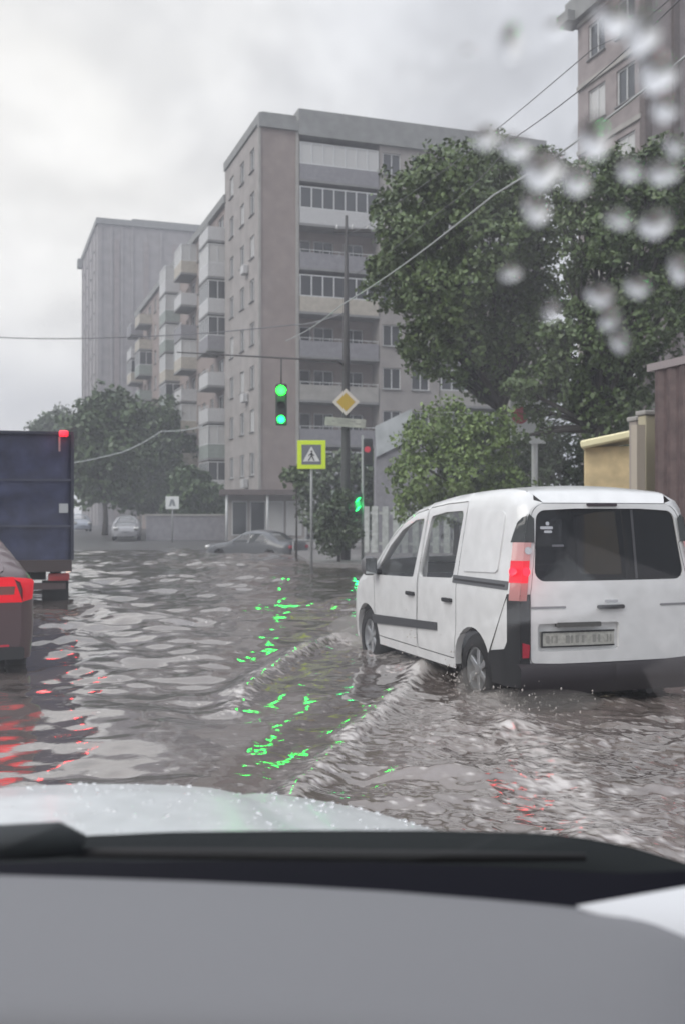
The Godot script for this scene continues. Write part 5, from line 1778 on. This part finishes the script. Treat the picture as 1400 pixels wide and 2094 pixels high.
func make_own_car() -> void:
	var o := thing("car", "white car with grey dashboard whose bonnet noses into the flood", "car", Vector3.ZERO)
	# bonnet
	var st := new_st(true)
	var hood := func(a: float, b: float) -> Vector3:
		var h := 0.993 - 0.165 * a * a - 0.03 * pow(absf(a), 6.0)
		h += 0.05 * (1.0 - smoothstep(1.3, 2.2, b))
		var nose := maxf(0.0, b - 2.12)
		h -= 1.6 * nose * nose + 0.02 * smoothstep(1.95, 2.2, b)
		h -= 0.010 * exp(-pow((absf(a) - 0.52) / 0.035, 2.0))
		return car_frame(a, b, h)
	var na := 56; var nb := 44
	for i in na:
		for j in nb:
			var a0 := -0.98 + 1.96 * i / na; var a1 := -0.98 + 1.96 * (i + 1) / na
			var b0 := 1.42 + 1.25 * j / nb; var b1 := 1.42 + 1.25 * (j + 1) / nb
			quad(st, hood.call(a0, b0), hood.call(a1, b0), hood.call(a1, b1), hood.call(a0, b1), Vector3.UP)
	for i in na:
		var a0 := -0.98 + 1.96 * i / na; var a1 := -0.98 + 1.96 * (i + 1) / na
		var p0: Vector3 = hood.call(a0, 2.67); var p1: Vector3 = hood.call(a1, 2.67)
		quad(st, p0, p1, p1 + Vector3(0, -0.6, 0), p0 + Vector3(0, -0.6, 0), car_frame(0, 1, 0))
	for s in [-0.98, 0.98]:
		for j in nb:
			var p0: Vector3 = hood.call(s, 1.42 + 1.25 * j / nb); var p1: Vector3 = hood.call(s, 1.42 + 1.25 * (j + 1) / nb)
			quad(st, p0, p1, p1 + Vector3(0, -0.6, 0), p0 + Vector3(0, -0.6, 0), car_frame(s, 0, 0))
	obj("bonnet", st, M.wet_white, o)
	# beads of rain standing on the bonnet
	rng.seed = 23
	var bead := SphereMesh.new()
	bead.radius = 1.0; bead.height = 2.0; bead.radial_segments = 8; bead.rings = 4
	var mm := MultiMesh.new()
	mm.transform_format = MultiMesh.TRANSFORM_3D
	mm.mesh = bead
	mm.instance_count = 800
	for i in 800:
		var r := 0.002 + 0.005 * pow(rng.randf(), 3.0)
		mm.set_instance_transform(i, Transform3D(Basis().scaled(Vector3(r, r * 0.5, r)), hood.call(rng.randf_range(-0.9, 0.95), rng.randf_range(1.45, 2.3)) + Vector3(0, r * 0.2, 0)))
	var bd := MultiMeshInstance3D.new()
	bd.name = "rain_beads"
	bd.multimesh = mm
	bd.material_override = M.drop
	o.add_child(bd)
	bd.set_meta("kind", "stuff")
	# cowl: a dark strip across the foot of the windscreen
	st = new_st(true)
	var up := [[-260, 1735], [0, 1722], [190, 1713], [350, 1706], [620, 1703], [880, 1703], [1100, 1708], [1200, 1718], [1300, 1738], [1420, 1775], [1560, 1830]]
	var zc := 1.3
	for i in up.size() - 1:
		var p0 := P(up[i][0], up[i][1], zc); var p1 := P(up[i + 1][0], up[i + 1][1], zc)
		var rows := [Vector3(0, -0.012, -0.03), Vector3(0, 0, -0.012), Vector3(0, -0.001, 0.0), Vector3(0, -0.03, 0.02), Vector3(0, -0.042, 0.03), Vector3(0, -0.08, 0.05), Vector3(0, -0.14, 0.16)]
		for k in rows.size() - 1:
			quad(st, p0 + rows[k], p1 + rows[k], p1 + rows[k + 1], p0 + rows[k + 1], Vector3(0, 0.6, 1))
	obj("cowl", st, M.cowl, o)
	# wiper arm foot
	var wp := Node3D.new(); wp.name = "wiper"; o.add_child(wp, true)
	st = new_st(true)
	tube(st, [P(-300, 1735, 1.20), P(0, 1722, 1.22), P(120, 1716, 1.23), P(172, 1728, 1.235)], [0.018, 0.02, 0.0205, 0.012], 10)
	obj("arm", st, M.wiper, wp)
	st = new_st(true)
	tube(st, [P(150, 1742, 1.235), P(500, 1746, 1.245), P(900, 1750, 1.25), P(1195, 1752, 1.25)], [0.006, 0.0075, 0.0075, 0.005], 8)
	obj("blade", st, M.rubber, wp)
	# dashboard
	var far := [[-300, 1779], [0, 1788], [200, 1794], [400, 1801], [600, 1810], [800, 1822], [1000, 1838], [1120, 1849], [1200, 1858], [1270, 1870], [1340, 1890], [1400, 1915], [1480, 1960], [1560, 2020]]
	var near := [[-420, 2052], [-60, 2060], [170, 2066], [400, 2072], [640, 2082], [860, 2096], [1060, 2116], [1180, 2130], [1260, 2144], [1330, 2160], [1400, 2180], [1460, 2205], [1540, 2245], [1620, 2300]]
	var grid := []
	for i in far.size():
		var row := []
		var zf: float = 0.99 - 0.05 * smoothstep(1100, 1560, far[i][0])
		for k in 11:
			var t := k / 10.0
			var z := lerpf(zf, 0.70, t)
			var px := lerpf(far[i][0], near[i][0], t)
			var p_far := P(far[i][0], far[i][1], zf); var p_near := P(near[i][0], near[i][1], 0.70)
			row.append(p_far.lerp(p_near, t) + Vector3(0, 0.010 * sin(PI * t), 0))
		row.push_front(row[0] + Vector3(0, -0.012, -0.010))
		row.push_front(row[0] + Vector3(0, -0.06, -0.004))
		var last: Vector3 = row[-1]
		row.append(last + Vector3(0, -0.010, 0.012))
		row.append(last + Vector3(0, -0.035, 0.018))
		row.append(last + Vector3(0, -0.16, 0.02))
		grid.append(row)
	st = new_st(true)
	for i in grid.size() - 1:
		for k in grid[0].size() - 1:
			quad(st, grid[i][k], grid[i + 1][k], grid[i + 1][k + 1], grid[i][k + 1], Vector3(0, 0.8, 0.3 if k > 1 else -1.0))
	obj("dashboard", st, M.dash, o)
	# black printed band along the foot of the glass
	st = new_st(true)
	var edge := [[-300, 1762], [0, 1764], [200, 1762], [400, 1760], [600, 1760], [800, 1763], [1000, 1770], [1120, 1777], [1200, 1782], [1270, 1784], [1340, 1782], [1400, 1778], [1480, 1774], [1560, 1770]]
	for i in far.size() - 1:
		var a := P(far[i][0], far[i][1] + 14.0, 1.0); var b := P(far[i + 1][0], far[i + 1][1] + 14.0, 1.0)
		var c := P(edge[i][0], edge[i][1], 1.10); var d := P(edge[i + 1][0], edge[i + 1][1], 1.10)
		quad(st, a, b, d, c, Vector3(0, 1, 0.5))
		quad(st, a + Vector3(0, -0.004, -0.004), b + Vector3(0, -0.004, -0.004), d + Vector3(0, -0.004, -0.004), c + Vector3(0, -0.004, -0.004), Vector3(0, -1, -0.5))
	obj("screen_foot", st, M.black, o)
	# roof lining and door that shade the dashboard
	st = new_st(false)
	for e in [[0.0, 1.86, -0.72, 2.3, 0.05, 1.75]]:
		box(st, car_frame(e[0], e[2], e[1]), Vector3(e[3], e[4], e[5]), Basis(Vector3.UP, deg_to_rad(YAW)))
	obj("roof_lining", st, mat(Color(0.3, 0.3, 0.29), 0.9), o)
	for s in [-1.0, 1.0]:
		st = new_st(false)
		box(st, car_frame(s * 1.12, -0.2, 0.85), Vector3(0.08, 1.0, 2.2), Basis(Vector3.UP, deg_to_rad(YAW)))
		obj("door", st, M.interior, o)
		st = new_st(true)
		tube(st, [car_frame(s * 1.1, 0.98, 1.22), car_frame(s * 1.08, 0.55, 1.6), car_frame(s * 1.0, 0.12, 1.87)], [0.05, 0.045, 0.045], 10)
		obj("pillar", st, M.interior, o)
	# windscreen pane
	st = new_st(true)
	var pa := -1.15
	while pa < 1.1:
		for k in 6:
			var b0 := 1.22 - k * 0.17; var b1 := b0 - 0.17
			var h0 := 1.15 + (1.08 - b0) * 0.833; var h1 := 1.15 + (1.08 - b1) * 0.833
			quad(st, car_frame(pa, b0, h0), car_frame(pa + 0.23, b0, h0), car_frame(pa + 0.23, b1, h1), car_frame(pa, b1, h1), Vector3(0, 1, -1))
		pa += 0.23
	obj("windscreen", st, M.screen, o)
	# white sheet at the end of the dashboard
	var sheet_pts := [P(1176, 1851, 0.97), P(1290, 1832, 0.985), P(1420, 1808, 1.0), P(1520, 1792, 1.0), P(1520, 1990, 0.95), P(1420, 1925, 0.955), P(1340, 1895, 0.96), P(1262, 1872, 0.965)]
	st = new_st(true)
	for i in range(1, 7):
		tri(st, sheet_pts[0], sheet_pts[i], sheet_pts[i + 1], Vector3(0, 1, 0.5))
		tri(st, sheet_pts[0] + Vector3(0, -0.002, -0.001), sheet_pts[i] + Vector3(0, -0.002, -0.001), sheet_pts[i + 1] + Vector3(0, -0.002, -0.001), Vector3(0, -1, -0.5))
	tag(obj("paper_sheet", st, mat(Color(0.70, 0.71, 0.73), 0.6)), "white sheet tucked between dashboard end and windscreen", "paper")

func make_drops() -> void:
	# [x, y, width, height] of the drops on the windscreen, in photograph pixels
	var drops := [[1057, 305, 66, 52], [1342, 461, 76, 58], [1306, 590, 58, 44], [1230, 608, 68, 50], [1112, 352, 84, 80], [1180, 374, 60, 56], [1268, 452, 50, 42], [1098, 432, 56, 60], [1250, 655, 50, 54], [1318, 70, 64, 128], [1258, 40, 74, 80], [1348, 150, 76, 96], [1364, 222, 60, 62], [1218, 285, 72, 84], [1290, 352, 54, 44], [1360, 356, 62, 54], [1046, 95, 42, 86], [1140, 60, 46, 36], [1392, 552, 48, 66], [1046, 562, 40, 36], [1270, 702, 40, 50], [996, 285, 56, 46], [1384, 300, 40, 56], [1130, 640, 34, 40], [960, 110, 24, 20]]
	var t := deg_to_rad(YAW)
	var right := car_frame(1, 0, 0)
	var upv := (car_frame(0, -1, 0) + Vector3(0, 0.833, 0)).normalized()
	var n := right.cross(upv).normalized()
	if n.dot(Vector3(0, 1, -1)) < 0: n = -n
	rng.seed = 2
	for e in drops:
		var c := screen_point(e[0], e[1])
		var z := -c.z
		var rx: float = e[2] * 0.5 / FOC * z
		var ry: float = e[3] * 0.5 / FOC * z * 1.45
		var st := new_st(true)
		var th := minf(rx, ry) * rng.randf_range(0.05, 0.13)
		var ph := rng.randf() * TAU
		var rings := 7; var segs := 22
		var pt := func(i: int, k: int) -> Vector3:
			var u := float(i) / rings
			var a := TAU * k / segs
			var w := 1.0 + 0.10 * sin(2.0 * a + ph) + 0.06 * sin(3.0 * a + ph * 2.0)
			var s := w * sin(u * PI * 0.5) * 0.5
			return screen_point(e[0] + cos(a) * e[2] * s, e[1] - sin(a) * e[3] * s) - c + n * th * cos(u * PI * 0.5)
		for i in rings:
			for k in segs:
				if i == 0: tri(st, pt.call(0, 0), pt.call(1, k), pt.call(1, k + 1), n)
				else: quad(st, pt.call(i, k), pt.call(i, k + 1), pt.call(i + 1, k + 1), pt.call(i + 1, k), n)
		for k in segs: tri(st, Vector3.ZERO, pt.call(rings, k), pt.call(rings, k + 1), -n)
		var o := obj("raindrop", st, M.drop)
		o.position = c + n * 0.0025
		tag(o, "clear raindrop clinging to the windscreen", "raindrop", "raindrops on the windscreen")

# ------------------------------------------------------------------ scene
func _ready() -> void:
	var cam := Camera3D.new()
	cam.name = "camera"
	add_child(cam)
	cam.position = Vector3(0, CAM_H, 0)
	cam.rotation.x = atan(11.0 / FOC)
	var att := CameraAttributesPhysical.new()
	att.frustum_focal_length = 12.0 / (1047.0 / FOC)
	att.frustum_near = 0.05
	att.frustum_far = 4000.0
	att.frustum_focus_distance = 4.9
	att.exposure_aperture = 2.7
	cam.attributes = att
	cam.fov = rad_to_deg(2.0 * atan(1047.0 / FOC))
	cam.near = 0.05
	cam.far = 4000.0
	cam.current = true
	var env := Environment.new()
	env.background_mode = Environment.BG_SKY
	env.sky = make_sky()
	env.tonemap_mode = Environment.TONE_MAPPER_LINEAR
	env.tonemap_exposure = 1.42
	env.fog_enabled = true
	env.fog_density = 0.0027
	env.fog_light_color = Color(0.86, 0.87, 0.9)
	env.volumetric_fog_enabled = true
	env.volumetric_fog_density = 0.0
	env.sdfgi_enabled = true
	env.ssao_enabled = true
	env.ssil_enabled = true
	var we := WorldEnvironment.new()
	we.name = "environment"
	we.environment = env
	add_child(we)
	var sun := DirectionalLight3D.new()
	sun.name = "sun"
	add_child(sun)
	sun.look_at_from_position(Vector3(-0.8, 0.7, 0.6) * 50.0, Vector3.ZERO)
	sun.light_energy = 0.5
	sun.light_angular_distance = 40.0
	sun.light_color = Color(1, 0.985, 0.96)
	sun.shadow_enabled = true

	materials()
	M.red_glass = glow(Color(0.55, 0.012, 0.03), 0.35)
	M.red_lamp_hot = glow(Color(0.9, 0.02, 0.05), 0.8)
	M.lamp_low = mat(Color(0.42, 0.20, 0.19), 0.15)
	M.leaf = leaf_mat()
	M.interior = mat(Color(0.11, 0.11, 0.115), 0.8)
	M.lamp_pink = mat(Color(0.52, 0.30, 0.29), 0.15)
	M.car_glass = glass(Color(0.3, 0.33, 0.33), 0.1)
	M.tint = glass(Color(0.012, 0.014, 0.017), 0.94)
	M.tint.metallic_specular = 0.3
	M.tint_body = mat(Color(0.04, 0.045, 0.045), 0.08)
	M.green_lamp_round = glow(Color(0.01, 1.0, 0.16), 3.5)
	M.screen = glass(Color(0.9, 0.92, 0.92), 0.02)
	M.drop = mat(Color(0.98, 0.98, 0.98), 0.0)
	M.drop.refraction_enabled = true
	M.drop.refraction_scale = 0.033
	M.drop.transparency = BaseMaterial3D.TRANSPARENCY_ALPHA
	M.drop.albedo_color.a = 0.0
	M.dash = mat(Color(0.205, 0.205, 0.215), 0.75, 0, noise_tex(0.4, 0.92, 1.0, 2, 256, 81), 6.0)
	M.cowl = mat(Color(0.014, 0.017, 0.018), 0.6)
	M.cowl.metallic_specular = 0.3
	M.wiper = mat(Color(0.018, 0.022, 0.023), 0.5)
	M.wiper.metallic_specular = 0.3
	M.black = mat(Color(0.005, 0.005, 0.009), 0.8)
	M.black.metallic_specular = 0.2
	M.wet_white = mat(Color(0.76, 0.79, 0.79), 0.2, 0, noise_tex(0.03, 0.92, 1.0, 4, 256, 83), 1.5)
	M.wet_white.clearcoat_enabled = true

	make_ground()
	make_flood()
	var zc := 68.0
	var corner := Vector3(P(533, 0, zc).x, 0.2, -zc)
	make_corner_block(corner)
	var t := deg_to_rad(YAW)
	make_long_block(corner + Vector3(-sin(t), 0, -cos(t)) * 10.55 + Vector3(cos(t), 0, -sin(t)) * 0.15)
	make_far_tower(Vector3(P(200, 0, 150.0).x, 0.3, -150.0))
	make_right_block(Vector3(P(1315, 0, 45.0).x, 0.1, -45.0))
	make_trees()
	make_roadside()
	make_furniture()
	make_wires()
	make_truck()
	make_dark_car()
	make_van()
	simple_car("dark car half sunk in the flood below the shop", "", Vector3(P(612, 0, 45.0).x, -0.52, -44.4), 60.0, Color(0.05, 0.055, 0.06))
	simple_car("grey car parked under the side street trees", "", Vector3(P(262, 0, 67.0).x, 0.12, -67.0), 190.0, Color(0.2, 0.2, 0.21))
	simple_car("bluish car farther down the side street behind the truck", "", Vector3(P(158, 0, 92.0).x, 0.3, -92.0), 200.0, Color(0.25, 0.28, 0.34))
	make_spray()
	make_own_car()
	make_drops()
